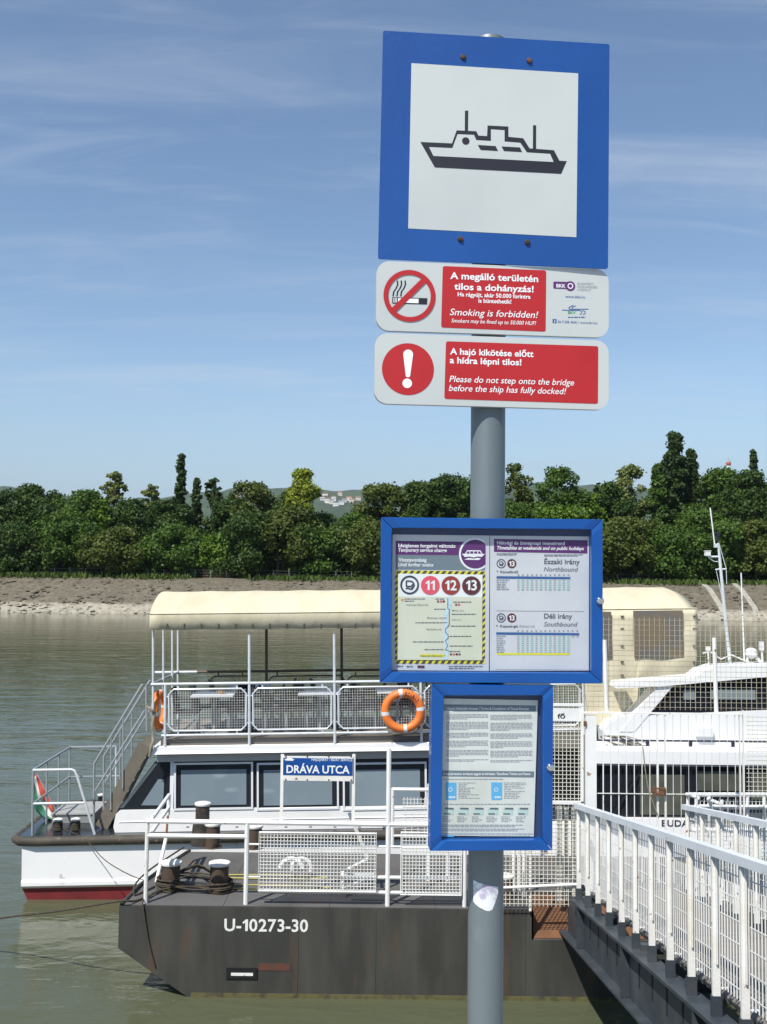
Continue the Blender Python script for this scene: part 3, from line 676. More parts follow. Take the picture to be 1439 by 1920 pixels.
# grass strip and low weeds along the top of the bank
def blades(n, xr, yr, z, h, name, m, wid=.35):
    P = np.stack([rng.uniform(*xr, n), rng.uniform(*yr, n), np.full(n, z)], 1)
    keep = (np.sin(P[:, 0] * .33) + np.sin(P[:, 0] * .13 + 2) + rng.normal(0, .5, n)) > -.2
    P = P[keep]; n = len(P); a = rng.uniform(0, pi, n); H = rng.uniform(.4, 1, n) * h
    u = np.stack([np.cos(a), np.sin(a), 0 * a], 1) * wid / 2; up = np.stack([rng.normal(0, .2, n), rng.normal(0, .2, n), H], 1)
    V = np.stack([P - u, P + u, P + u * .6 + up, P - u * .6 + up], 1).reshape(-1, 3)
    return np_mesh(name, V, np.arange(4 * n).reshape(-1, 4), m)
m_weed = leafmat('weed_leaf', (.06, .10, .02), (.11, .16, .035), .5)
g = blades(5000, (-70, 75), (151.5, 155.5), 4.75, .9, 'grass', m_weed); g['kind'] = 'stuff'; g['label'] = 'rough grass and weeds along the top of the far bank'; g['category'] = 'grass'
# quay under the camera
m_conc = mat('quay_concrete', (.30, .29, .27), .9, col2=(.22, .215, .20), scale=1.5, bump=.3, bscale=12)
mb = MB(); mb.span((-40, -12, -2), (40, 2.95, QZ)); struct(mb.build('quay', m_conc))

# ------------------------------------------------------------------ trees
m_bark = mat('bark', (.075, .060, .045), .95, col2=(.12, .10, .08), scale=6, stretch=(1, 1, .3), bump=.4, bscale=20)
LEAF = {
 'dark': leafmat('leaf_dark', (0.032, 0.068, 0.013), (0.067, 0.116, 0.020)),
 'mid': leafmat('leaf_mid', (0.046, 0.097, 0.013), (0.093, 0.162, 0.022)),
 'olive': leafmat('leaf_olive', (0.058, 0.089, 0.014), (0.123, 0.151, 0.029)),
 'bright': leafmat('leaf_bright', (0.070, 0.142, 0.013), (0.131, 0.216, 0.022)),
 'yellow': leafmat('leaf_yellow', (.15, .21, .018), (.30, .33, .036)),
 'pale': leafmat('leaf_pale', (0.123, 0.162, 0.044), (0.217, 0.250, 0.072)),
 'poplar': leafmat('leaf_poplar', (0.029, 0.059, 0.015), (0.064, 0.103, 0.024)),
}
def crown_cloud(clumps, per, leaf, flat=.0):
    """clumps: (x,y,z,r); returns quads spread through the clumps, denser near their skins"""
    Vs = []
    for x, y, z, r in clumps:
        n = max(12, int(per * r * r))
        d = rng.normal(size=(n, 3)); d /= np.linalg.norm(d, axis=1)[:, None]
        rad = r * (rng.uniform(.25, 1.05, n) ** .6 + rng.exponential(.10, n))
        c = np.array([x, y, z]) + d * rad[:, None] * np.array([1, 1, .8 - flat])
        nrm = d * .7 + rng.normal(size=(n, 3)) * .6 + np.array([0, 0, .35]); nrm /= np.linalg.norm(nrm, axis=1)[:, None]
        a = np.cross(nrm, rng.normal(size=(n, 3))); a /= np.linalg.norm(a, axis=1)[:, None]; b = np.cross(nrm, a)
        s = leaf * rng.uniform(.55, 1.3, n)[:, None] / 2
        q = np.stack([c - a * s - b * s * .7, c + a * s - b * s * .5, c + a * s * .8 + b * s * .8, c - a * s * .7 + b * s], 1)
        Vs.append(q.reshape(-1, 3))
    V = np.concatenate(Vs); return V, np.arange(len(V)).reshape(-1, 4)
def tree(label, px, top, wpx, Y, kind, style='round', low=.12, group=None, base=None):
    b = at(px, 1075, Y); x = b.x; zt = at(px, top, Y).z; R = wpx / 2 / F * Y
    z0 = 4.9 if Y < 157 else 5.0
    H = zt - z0
    t = thing('poplar_tree' if style == 'poplar' else 'tree', label, 'tree', (x, Y, z0), group)
    clumps = []; limbs = []
    if style == 'round':
        zc0 = H * low; n = int(46 + R * 9)
        lobes = [(rng.uniform(0, 2 * pi), rng.uniform(.45, .95), rng.uniform(.35, .95)) for _ in range(int(rng.integers(4, 8)))]; lean = rng.normal(0, .22)
        for k in range(n):
            u = rng.uniform(0, 1) ** .85; zz_ = zc0 + (H - zc0) * u
            w = R * (math.sin(pi * min(.97, .14 + u * .82)) ** .6) * rng.uniform(.80, 1.12)
            a = rng.uniform(0, 2 * pi); q = rng.uniform(.25, 1) ** .5
            r = rng.uniform(.13, .25) * R + .3
            cx_, cy_, cz_ = math.cos(a) * (w - r * .6) * q + lean * R * u, math.sin(a) * (w - r * .6) * q, min(zz_, H - r * .75)
            if k % 2:                                # gather every other clump into uneven boughs
                la, lq, lu = lobes[k % len(lobes)]; lx, ly, lz = math.cos(la) * R * lq, math.sin(la) * R * lq, zc0 + (H - zc0) * lu - R * .2
                f_ = rng.uniform(.5, .85); cx_, cy_, cz_ = cx_ + (lx - cx_) * f_, cy_ + (ly - cy_) * f_, cz_ + (lz - cz_) * f_
            clumps.append((cx_, cy_, cz_, r))
        clumps.append((lean * R, 0, H - R * .2, R * .2))
    elif style == 'poplar':
        n = int(110 + H * 5)
        for k in range(n):
            u = k / n; w = R * (min(1, .55 + u * 1.2) if u < .4 else (1.0 - ((u - .4) / .6) ** 1.7 * .85))
            a = rng.uniform(0, 2 * pi); q = rng.uniform(.1, 1.0); r = R * rng.uniform(.16, .30)
            clumps.append((math.cos(a) * w * q * .8, math.sin(a) * w * q * .8, H * (.06 + .92 * u) - r * .4, r))
    elif style == 'airy':            # flat tiers on a bare trunk
        for k in range(60):
            u = rng.uniform(.40, 1); a = rng.uniform(0, 2 * pi); q = rng.uniform(.1, 1) * R * (1.1 - abs(u - .62) * 1.5)
            r = R * rng.uniform(.12, .24); clumps.append((math.cos(a) * q * .9, math.sin(a) * q * .9, H * (.55 + .45 * u) - r * .4 - abs(q) / R * H * .05, r))
    for c in clumps[:: max(1, len(clumps) // 9)]: limbs.append(c)
    leaf = .38 if style != 'airy' else .36
    V, Qd = crown_cloud(clumps, 130 if style == 'round' else (220 if style == 'poplar' else 190), leaf, .15 if style == 'airy' else 0)
    np_mesh('crown', V, Qd, LEAF[kind], t)
    mb = MB(); tr_ = max(.16, H * .018); topz = H * (.9 if style != 'round' else .72)
    mb.tube([(0, 0, -.2), (.1, .05, H * .25), (-.08, .1, H * .5), (.05, 0, topz)], [tr_ * 1.25, tr_, tr_ * .7, tr_ * .22], 7)
    for c in limbs:
        s0 = min(max(.2, c[2] / H - .22), .68); mb.tube([(0, .04, H * s0), (c[0] * .5, c[1] * .5, (H * s0 + c[2]) / 2 + .2), (c[0] * .92, c[1] * .92, c[2])], [tr_ * .45, tr_ * .3, tr_ * .1], 5)
    mb.build('trunk', m_bark, t, True, local=True)
    return t
G = 'trees on the far island bank'
ORD = 'first second third fourth fifth sixth seventh eighth ninth tenth eleventh twelfth thirteenth fourteenth fifteenth sixteenth seventeenth eighteenth nineteenth twentieth'.split()
# named trees that stand out on the skyline
tree('slim dark poplar rising alone above the trees across the river, left of the sign', 335, 846, 40, 172, 'poplar', 'poplar', group=G)
tree('short dark poplar just right of the slim tall one across the river', 366, 892, 34, 172, 'poplar', 'poplar', group=G)
tree('ragged dark treetop between the short poplar and the round green trees', 397, 893, 40, 176, 'dark', 'airy', group=G)
tree('tall yellow-green tree standing out among dark trees across the river', 566, 880, 80, 168, 'yellow', 'round', .3, group=G)
tree('flat-topped airy tree on a bare trunk, highest at the left side', 211, 884, 56, 170, 'pale', 'airy', group=G)
tree('pale thin-leaved airy treetop right of the flat-topped tree', 281, 908, 54, 178, 'pale', 'airy', group=G)
tree('yellowish young tree below the flat-topped airy tree', 186, 938, 58, 164, 'bright', 'round', .25, group=G)
tree('tall broad dark poplar, highest tree right of the stop pole', 1266, 806, 76, 175, 'poplar', 'poplar', group=G)
tree('poplar leaning against the right flank of the tallest poplar', 1298, 838, 50, 177, 'poplar', 'poplar', group=G)
tree('lower dark poplar at the left flank of the tallest poplar', 1234, 866, 56, 173, 'mid', 'poplar', group=G)
tree('small poplar near the right border beside the far tower', 1416, 838, 34, 185, 'poplar', 'poplar', group=G)
tree('pale grey-green tree left of the tall poplars across the river', 1182, 874, 84, 176, 'pale', 'round', .2, group=G)
tree('grey-green treetop just right of the stop pole', 975, 868, 76, 178, 'olive', 'round', .2, group=G)
back = [(-20, 922, 90, 'dark'), (62, 910, 96, 'dark'), (140, 920, 96, 'mid'), (240, 935, 80, 'dark'), (305, 938, 80, 'dark'), (430, 936, 78, 'dark'), (490, 904, 82, 'olive'), (545, 922, 60, 'dark'), (608, 962, 70, 'mid'), (662, 962, 80, 'mid'),
        (722, 908, 92, 'olive'), (785, 905, 86, 'dark'), (838, 890, 84, 'dark'), (905, 892, 90, 'mid'), (1042, 877, 92, 'mid'), (1095, 925, 80, 'bright'), (1140, 905, 74, 'dark'), (1345, 880, 96, 'mid'), (1400, 884, 90, 'dark'), (1470, 890, 100, 'mid')]
for i, (x, tp, w, k) in enumerate(back):
    tree('%s green tree, %s from the left in the tall back row across the river' % ({'dark': 'dark', 'mid': 'leafy', 'olive': 'olive', 'bright': 'bright'}[k], ORD[i]), x, tp, w * 1.45, 164 + (i * 37 % 9), k, group=G)
front = [(-30, 1000, 100, 'dark'), (48, 985, 90, 'dark'), (88, 1014, 60, 'olive'), (135, 962, 100, 'mid'), (208, 990, 92, 'olive'), (266, 1012, 46, 'mid'), (330, 985, 90, 'mid'), (405, 1004, 76, 'bright'), (455, 960, 86, 'dark'), (520, 950, 96, 'olive'),
         (585, 985, 88, 'mid'), (645, 995, 90, 'dark'), (705, 980, 92, 'olive'), (790, 985, 96, 'dark'), (880, 985, 96, 'mid'), (965, 945, 96, 'mid'), (1060, 950, 100, 'bright'), (1160, 970, 96, 'olive'), (1245, 985, 110, 'mid'), (1330, 960, 100, 'mid')]
for i, (x, tp, w, k) in enumerate(front):
    tree('%s green tree, %s from the left in the low front row on the bank' % ({'dark': 'dark', 'mid': 'leafy', 'olive': 'olive', 'bright': 'fresh'}[k], ORD[i]), x, tp, w * 1.5, 156.5 + (i * 5 % 4), k, low=.05, group=G)
tree('full dark green tree at the right border in the low front row', 1418, 975, 110, 158, 'olive', low=.05, group=G)
# undergrowth that closes the wood below the crowns
def undergrowth():
    n = 60; cl = [(rng.uniform(-80, 85), rng.uniform(159, 168), 5 + rng.uniform(.3, 2.2), rng.uniform(1.2, 2.2)) for _ in range(230)]
    V, Qd = crown_cloud(cl, 34, .6); o = np_mesh('undergrowth', V, Qd, LEAF['dark']); o['kind'] = 'stuff'; o['label'] = 'dark undergrowth filling the wood behind the front trees'; o['category'] = 'undergrowth'
    cl = []
    while len(cl) < 760:
        x, y, z, r = rng.uniform(-85, 90), rng.uniform(172, 190), 5 + rng.uniform(.5, 13.6), rng.uniform(1.2, 2.8)
        px = 719.5 + x / y * F; tz = 1.0 * math.sin(x * .19) + .8 * math.sin(x * .47 + 1) + .5 * math.sin(x * 1.1)
        if z > 12.2 + tz * 1.5 + (y - 172) * .09 or (590 < px < 700 and z > 11.5) or (1080 < px < 1140 and z > 14): continue
        cl.append((x, y, z, r))
    V, Qd = crown_cloud(cl, 42, .55); o = np_mesh('background_foliage', V, Qd, LEAF['mid']); o['kind'] = 'stuff'; o['label'] = 'mass of wood foliage deep behind the two tree rows'; o['category'] = 'foliage'
undergrowth()
# park fence at the edge of the wood
fe = thing('park_fence', 'thin grey wire fence under the trees along the far bank', 'fence', (-60, 155.8, 4.95)); m_fp = mat('fence_grey', (.22, .23, .22), .6, .3)
for k in range(46):
    x = -60 + k * 2.4; mb = MB(); mb.box((x, 155.8, 5.55), (.09, .09, 1.4)); mb.build('post', m_fp, fe)
mb = MB()
for z in (5.3, 5.7, 6.15): mb.bar((-60, 155.8, z), (48, 155.8, z), .025, .025)
mb.build('wire', m_fp, fe)
m_or = mat('orange_boards', srgb(150, 70, 38), .7, col2=srgb(110, 50, 30), scale=2)
for i, (x0, x1, lb) in enumerate(((301, 322, 'small orange-brown wooden booth under the trees, the left one of two'), (381, 432, 'longer orange-brown wooden booth under the trees, the right one of two'))):
    a, b = at(x0, 1080, 157.2), at(x1, 1080, 157.2); k = thing('wooden_booth', lb, 'booth', (a.x, 157.2, 5.0), 'wooden booths on the island')
    n_ = max(4, int((b.x - a.x) / .3)); w = (b.x - a.x) / n_
    for j in range(n_):
        mb = MB(); mb.span((a.x + j * w + .02, 157.1, 5.0), (a.x + (j + 1) * w - .02, 157.14, 6.1)); mb.build('plank', m_or, k)
    mb = MB(); mb.span((a.x, 157.15, 5), (b.x, 158.6, 6.12)); mb.build('wall', m_or, k); mb = MB(); mb.prism([(a.x - .2, 156.9, 6.14), (a.x - .2, 158.8, 6.14), (a.x - .2, 157.9, 6.5)], (b.x - a.x + .4, 0, 0)); mb.build('roof', mat('booth_roof', (.06, .055, .05), .8), k)

# ------------------------------------------------------------------ hills, houses and the tower far behind
def hill_mat():
    return mat('wooded_hill', (.022, .045, .016), .95, col2=(.045, .075, .028), scale=.012, lo=.4, hi=.6, bump=1.0, bscale=.05, detail=10)
nx, ny = 220, 26; HX = np.linspace(-2600, 2600, nx); HY = np.linspace(2300, 4300, ny)
def hillh(x, y):
    px = 719.5 + x / y * F
    ridge = np.interp(px, [-400, 0, 240, 330, 420, 520, 620, 690, 760, 860, 960, 1085, 1110, 1150, 1300, 1500, 2000], [905, 925, 948, 934, 918, 920, 917, 918, 912, 900, 905, 912, 905, 915, 905, 925, 930])
    full = (1075 - ridge) / F * 3600
    t = np.clip((y - 2300) / 1300, 0, 1); s = t * t * (3 - 2 * t)
    back = np.clip(1 - (y - 3600) / 1500, 0, 1)
    return full * s * back + 6 * np.sin(x * .013) * s + 5 * np.sin(x * .031 + y * .01) * s
V = np.array([(x, y, hillh(x, y) + 4.0 + rng.normal() * 2.2) for y in HY for x in HX])
Q = np.array([(j * nx + i, j * nx + i + 1, (j + 1) * nx + i + 1, (j + 1) * nx + i) for j in range(ny - 1) for i in range(nx - 1)])
struct(np_mesh('hills', V, Q, hill_mat()))
m_hw = [mat('house_white', (.70, .69, .66), .8), mat('house_cream', (.62, .56, .46), .8), mat('house_grey', (.5, .5, .5), .8)]
m_hr = [mat('roof_red', (.34, .12, .06), .8), mat('roof_brown', (.26, .15, .10), .8), mat('roof_grey', (.22, .22, .23), .8)]
m_pane = mat('dark_pane', (.03, .04, .05), .1)
hs = [(610, 932, 0, 0), (614, 942, 0, 0), (622, 944, 1, 2), (630, 948, 0, 2), (638, 930, 1, 0), (640, 945, 0, 2), (646, 941, 2, 1), (655, 938, 0, 0), (660, 943, 1, 0), (672, 938, 1, 1), (605, 938, 2, 1), (626, 938, 0, 1), (443, 939, 0, 0), (447, 932, 1, 0), (414, 941, 2, 1), (275, 951, 0, 2), (264, 954, 1, 2), (431, 946, 0, 2)]
for i, (px, py, a, b) in enumerate(hs):
    # slide along the sight line until it meets the hillside
    Y = 2500
    for Y in range(2400, 3650, 20):
        p = at(px, py, Y)
        if p.z <= hillh(p.x, Y) + 4: break
    w, d, h = rng.uniform(13, 20), 12, rng.uniform(11, 15); z = p.z - 3
    k = thing('hillside_house', '%s house with %s roof on the far wooded hillside, %s counted in the cluster' % (('white', 'cream', 'grey')[a], ('red', 'brown', 'grey')[b], ORD[i]), 'house', (p.x, Y, z), 'houses on the far hillside')
    mb = MB(); mb.box((0, 0, h / 2), (w, d, h)); mb.build('wall', m_hw[a], k, local=True)
    mb = MB(); mb.prism([(-w / 2 - 1, -d / 2 - 1, h + .05), (-w / 2 - 1, d / 2 + 1, h + .05), (-w / 2 - 1, 0, h + 3.2)], (w + 2, 0, 0)); mb.build('roof', m_hr[b], k, local=True)
    for q in (-.28, .05, .34):
        mb = MB(); mb.box((w * q, -d / 2 - .05, h * .55), (2, .3, 2.2)); mb.build('window', m_pane, k, local=True)
p = at(1366.5, 890, 620); tw = thing('lookout_tower', 'far white and red round tower topped by a spire', 'tower', (p.x, 620, 5))
zt = lambda py: at(1366.5, py, 620).z - 5
mb = MB(); mb.lathe([(2.0, 0), (1.3, zt(885)), (1.0, zt(873))], (0, 0, 0), 16); mb.build('shaft', m_hw[0], tw, True, local=True)
mb = MB(); mb.lathe([(1.0, zt(873)), (1.5, zt(871.5)), (1.5, zt(867.5)), (1.0, zt(866.5))], (0, 0, 0), 16); mb.build('gallery', mat('tower_red', (.42, .10, .06), .7), tw, True, local=True)
mb = MB(); mb.lathe([(1.25, zt(866.5)), (1.35, zt(865)), (.6, zt(864.5))], (0, 0, 0), 16); mb.build('ring', m_hw[0], tw, True, local=True)
mb = MB(); mb.lathe([(.9, zt(864)), (.35, zt(862.5)), (.1, zt(857))], (0, 0, 0), 10); mb.build('spire', mat('tower_grey', (.3, .28, .3), .6), tw, True, local=True)
# ------------------------------------------------------------------ pontoon
DZ, PF, PB = 1.24, 14.6, 17.40                      # deck height, front and back edge
m_pont = mat('pontoon_steel', (.040, .041, .036), .62, col2=(.070, .069, .060), scale=3.2, lo=.38, hi=.70, spots=(.088, .056, .036), sscale=3.4, slo=.60, shi=.74, bump=.25, bscale=9, stretch=(1, 1, .22))
m_deck = mat('pontoon_deck', (.105, .102, .098), .8, col2=(.075, .072, .068), scale=1.4, spots=(.13, .085, .055), sscale=3.5, slo=.62, shi=.70, bump=.3, bscale=14)
m_rust = mat('rust_plate', (.17, .075, .032), .85, col2=(.11, .05, .025), scale=4, spots=(.30, .22, .14), sscale=30, slo=.70, shi=.73, bump=.3, bscale=20)
m_algae = mat('algae_line', (.115, .108, .04), .8, col2=(.045, .042, .03), scale=9)
m_white = mat('white_paint', (.82, .82, .80), .5, col2=(.74, .74, .71), scale=3, spots=(.34, .24, .15), sscale=8, slo=.68, shi=.73, bump=.08, bscale=40)
m_whiter = mat('rusty_white_paint', (.80, .79, .75), .6, col2=(.72, .69, .62), scale=4, spots=(.30, .17, .09), sscale=14, slo=.66, shi=.72, bump=.12, bscale=40)
m_wire = mat('galvanised_wire', (.64, .63, .56), .6, col2=(.52, .47, .34), scale=3, lo=.5, hi=.75)
m_wirey = mat('weathered_wire', (.50, .47, .36), .6, col2=(.38, .31, .19), scale=3, lo=.45, hi=.7)
m_wirew = mat('white_mesh', (.72, .72, .70), .55, col2=(.6, .6, .56), scale=3)
xl = at(224, 1692, PF).x; XN = at(1000, 1705, PF).x; XR = 8.6
pt = thing('pontoon', 'long dark steel mooring pontoon lettered in white, moored in front of the boats', 'pontoon', (xl, PF, 0))
zr = at(224, 1778, PF).z; xr_ = at(352, 1850, PF).x
mb = MB()
# profile (x,z) of the front face; lofted to the back edge with the rounded stern corner
fr = [(xl, DZ), (xl, zr), (xr_, .0), (xr_ + .6, -.4), (XN, -.4), (XN, DZ)]
bk = [(xl + .42, DZ), (xl + .42, zr), (xr_ + .4, .0), (xr_ + .9, -.4), (XN, -.4), (XN, DZ)]
md = [(xl + .05, DZ), (xl + .05, zr), (xr_ + .05, .0), (xr_ + .62, -.4), (XN, -.4), (XN, DZ)]
R3 = [(fr, PF), (md, PF + .9), ([(a[0] * .5 + b[0] * .5 - .03, a[1]) for a, b in zip(md, bk)], PF + 1.9), (bk, PB)]
n = 6; vs_ = [(x, y, z) for pr, y in R3 for x, z in pr]; fs_ = [tuple(range(n)), tuple(3 * n + i for i in range(n))]
for k in range(3):
    for i in range(n): fs_.append((k * n + i, k * n + (i + 1) % n, (k + 1) * n + (i + 1) % n, (k + 1) * n + i))
mb.add(vs_, fs_)
NX1 = at(1215, 1705, PF).x; zn = at(1005, 1762, PF).z
mb.prism([(XN, PF, -.4), (XN, PF, zn), (XN, PF + .78, DZ), (XN, PB, DZ), (XN, PB, -.4)], (NX1 - XN, 0, 0))
mb.span((NX1, PF, -.4), (XR, PB, DZ))
hullp = mb.build('hull', m_pont, pt)
def plate(x0, x1, zb, zt_, name, m, parent, y=PF - .004, th=.01):
    mb = MB(); mb.span((x0, y, zb), (x1, y - th, zt_)); return mb.build(name, m, parent)
# deck plates laid on the hull, with seams
seg = [xl + .06, -2.2, -.7, .8, XN - .002]
for i in range(4):
    x0, x1 = seg[i], seg[i + 1] - .006
    mb = MB()
    if i == 0: mb.prism([(x0, PF + .02, DZ + .003), (x1, PF + .02, DZ + .003), (x1, PB - .03, DZ + .003), (xl + .46, PB - .03, DZ + .003), (xl + .30, PF + 1.9, DZ + .003), (x0 + .05, PF + .9, DZ + .003)], (0, 0, .006))
    else: mb.span((x0, PF + .02, DZ + .003), (x1, PB - .03, DZ + .009))
    mb.build('deck_plate', m_deck, pt)
for x0, x1 in ((NX1 + .003, 6.0), (6.006, XR)):
    mb = MB(); mb.span((x0, PF + .02, DZ + .003), (x1, PB - .03, DZ + .009)); mb.build('deck_plate', m_deck, pt)
mb = MB(); mb.span((XN + .01, PF + .80, DZ + .003), (NX1 - .01, PB - .03, DZ + .009)); mb.build('deck_plate', m_deck, pt)
mb = MB(); mb.prism([(XN + .02, PF + .02, zn + .012), (NX1 - .02, PF + .02, zn + .012), (NX1 - .02, PF + .76, DZ - .006), (XN + .02, PF + .76, DZ - .006)], (0, -.005, .007)); mb.build('ramp_plate', m_rust, pt)['label'] = 'rust-brown sloping plate under the gangway foot'
mb = MB(); mb.prism([(XN, PF, zn), (XN, PF, DZ), (XN, PF + .78, DZ)], (-.02, 0, 0)); mb.build('cheek_plate', m_pont, pt)
mb = MB(); mb.tube([(xl + .03, PF + .02, DZ + .02), (xl + .08, PF + .9, DZ + .02), (xl + .25, PF + 1.9, DZ + .02), (xl + .46, PB, DZ + .02)], .028, 8); mb.build('edge_bead', m_pont, pt, True)
mb = MB(); mb.span((xr_ + .05, PF - .003, -.05), (XR, PF - .012, .06)); mb.build('waterline_growth', m_algae, pt)
for px in (560, 705, 985):
    a = at(px, 1700, PF); mb = MB(); mb.tube([(a.x, PF - .001, .08), (a.x + .006, PF - .001, .6), (a.x, PF - .001, DZ - .02)], .006, 6); mb.build('weld_seam', m_pont, pt)
# hull number and draught mark
def wall_text(body, pxl, pxr, py, cap, Y, m, parent, bold=True, dy=-.006, name='lettering'):
    a, b = at(pxl, py, Y), at(pxr, py, Y); vs, fs = text_flat(body, bold); ch = cap / F * Y; mb = MB()
    mb.add([(a.x + u * (b.x - a.x), Y + dy, a.z + v * ch) for u, v in vs], fs); return mb.build(name, m, parent)
wall_text('U-10273-30', 421, 578, 1745, 21, PF, m_white, pt)
a, b = at(425, 1814, PF), at(483, 1836, PF); plate(a.x, b.x, b.z, a.z, 'draught_plate', mat('black_plate', (.012, .012, .014), .5), pt)
a, b = at(434, 1823, PF), at(475, 1829, PF); plate(a.x, b.x, b.z, a.z, 'draught_mark', m_white, pt, PF - .016, .003)
a, b = at(485, 1806, PF), at(545, 1820, PF); plate(a.x, b.x, b.z, a.z, 'primer_patch', mat('red_primer', (.12, .042, .026), .8, col2=(.06, .05, .045), scale=9), pt, PF - .002, .003)

# ------------------------------------------------------------------ bollards and ropes
m_bol = mat('bollard_paint', (.075, .052, .036), .7, col2=(.11, .062, .035), scale=5, spots=(.03, .028, .025), sscale=6, slo=.55, shi=.62, bump=.2, bscale=25)
m_cap = mat('bollard_cap_white', (.78, .77, .72), .55, col2=(.66, .64, .58), scale=9)
m_dkrope = mat('dark_rope', (.055, .045, .032), .9, col2=(.10, .075, .045), scale=14, bump=.6, bscale=120)
m_rope = mat('pale_rope', (.30, .27, .20), .9, col2=(.20, .17, .12), scale=20, bump=.6, bscale=160)
def bollard(label, px, py_top, py_base, wpx, Y=None, zb=DZ, plinth=0, group='mooring bollards on the pontoon', m=m_bol, name='mooring_bollard'):
    if Y is None:
        d = CAMR @ Vector(((px - 719.5) / F, -(py_base - 960) / F, -1)); Y = (zb - EYE) / d.z * d.y
    c = at(px, py_base, Y); ht = at(px, py_top, Y).z - zb; r = wpx / 2 / F * Y
    t = thing(name, label, 'bollard', (c.x, Y, zb), group)
    mb = MB(); p0 = 0
    if plinth: mb.lathe([(r * 1.5, .01), (r * 1.25, plinth)], (0, 0, 0), 16); p0 = plinth
    mb.lathe([(r * .92, .01 + p0), (r * .92, ht - .05)], (0, 0, 0), 22); mb.build('barrel', m, t, True, local=True)
    mb = MB(); mb.lathe([(r * 1.02, ht - .05), (r * 1.08, ht - .035), (r * 1.06, ht - .012), (r * .8, ht), (r * .2, ht + .004)], (0, 0, 0), 22); mb.build('cap', m_cap, t, True, local=True)
    mb = MB(); mb.lathe([(r * 1.25, .008), (r * 1.25, .016), (r * .9, .018)], (0, 0, 0), 20); mb.build('base_plate', m, t, True, local=True)
    return t, c, r, ht
b1 = bollard('white-capped brown bollard wound with dark rope at the pontoon\'s front left corner', 320, 1614, 1668, 37)
b2 = bollard('white-capped bollard with chipped paint, right one of the rope-wound front pair', 411, 1615, 1672, 37)
bollard('white-capped brown bollard behind the railing, in front of the tall black one', 399, 1542, 1589, 29)
bollard('tall black bollard on a plinth by the boat side', 379, 1504, 1584, 28, plinth=.36, m=mat('bollard_black', (.03, .028, .026), .6, col2=(.08, .05, .03), scale=8))
bollard('brown bollard beside the left edge of the railing mesh panel', 477, 1546, 1590, 30)
bollard('white-capped bollard behind wire mesh right of the stop pole', 946, 1639, 1688, 34)
def rope(label, pts, r, m, n=6, name='rope', sub=4, group=None):
    P = [Vector(p) for p in pts]; out = []
    for i in range(len(P) - 1):
        p0, p1, p2, p3 = P[max(i - 1, 0)], P[i], P[i + 1], P[min(i + 2, len(P) - 1)]
        for k in range(sub):
            t = k / sub; out.append(.5 * ((2 * p1) + (p2 - p0) * t + (2 * p0 - 5 * p1 + 4 * p2 - p3) * t * t + (3 * p1 - p0 - 3 * p2 + p3) * t ** 3))
    out.append(P[-1]); mb = MB(); mb.tube(out, r, n); o = mb.build(name, m, None, True); return tag(o, label, 'rope', group)
c1, c2 = b1[1], b2[1]; r1 = b1[2]
for j in range(9):
    z = DZ + .03 + .018 * j + rng.uniform(0, .006); rr = r1 * 1.0 + .02; w = rr + rng.uniform(0, .05); pts = []
    yo = rng.uniform(-.02, .03)
    if j < 4:
        pts = [(c1.x + math.cos(t) * w, c1.y + math.sin(t) * w + yo, z + .03 * math.sin(t * 2 + j)) for t in np.linspace(.5, 2 * pi + .3, 12)]
    else:
        for t in np.linspace(pi / 2, 3 * pi / 2, 7): pts.append((c1.x + math.cos(t) * w, c1.y + math.sin(t) * w, z))
        sg = .05 + .02 * (j % 3)
        pts += [((c1.x + c2.x) / 2, c1.y - w * .9 - .02 * (j % 2), z + (.12 if j % 3 == 0 else -.06 if z > DZ + .12 else 0))]
        for t in np.linspace(-pi / 2, pi / 2, 7): pts.append((c2.x + math.cos(t) * w, c2.y + math.sin(t) * w, z - .02))
        pts += [((c1.x + c2.x) / 2, c1.y + w * .9, z + (.16 if j % 2 else .02))]
        pts.append(pts[0])
    rope('dark mooring rope turns wound on the front corner bollard pair, %s turn from below' % ORD[j], pts, .013, m_dkrope, group='turns of dark rope on the bollard pair')
rope('dark mooring line running from the corner bollards out of view at left', [(c1.x - .05, c1.y - .1, DZ + .06), (c1.x - .35, PF + .15, DZ + .03), at(222, 1690, PF - .02), at(110, 1708, 15.0), at(0, 1722, 15.7), at(-150, 1752, 16.4)], .016, m_dkrope, sub=6)
rope('dark rope hanging down the pontoon front from the corner', [(c1.x - .1, c1.y, DZ + .05), at(275, 1684, PF + .2) , at(268, 1692, PF - .015), at(273, 1730, PF - .02), at(281, 1775, PF - .02), at(291, 1812, PF - .02)], .012, m_dkrope)
rope('dark rope lying in a curve along the pontoon deck to its back edge', [at(345, 1592, 17.2) + Vector((0, 0, .03)), at(318, 1606, 16.7), at(285, 1628, 16.0), at(256, 1655, 15.3), (at(253, 1668, 15.0).x, 15.0, DZ + .03), (c1.x - .25, c1.y + .05, DZ + .03)], .014, m_dkrope)
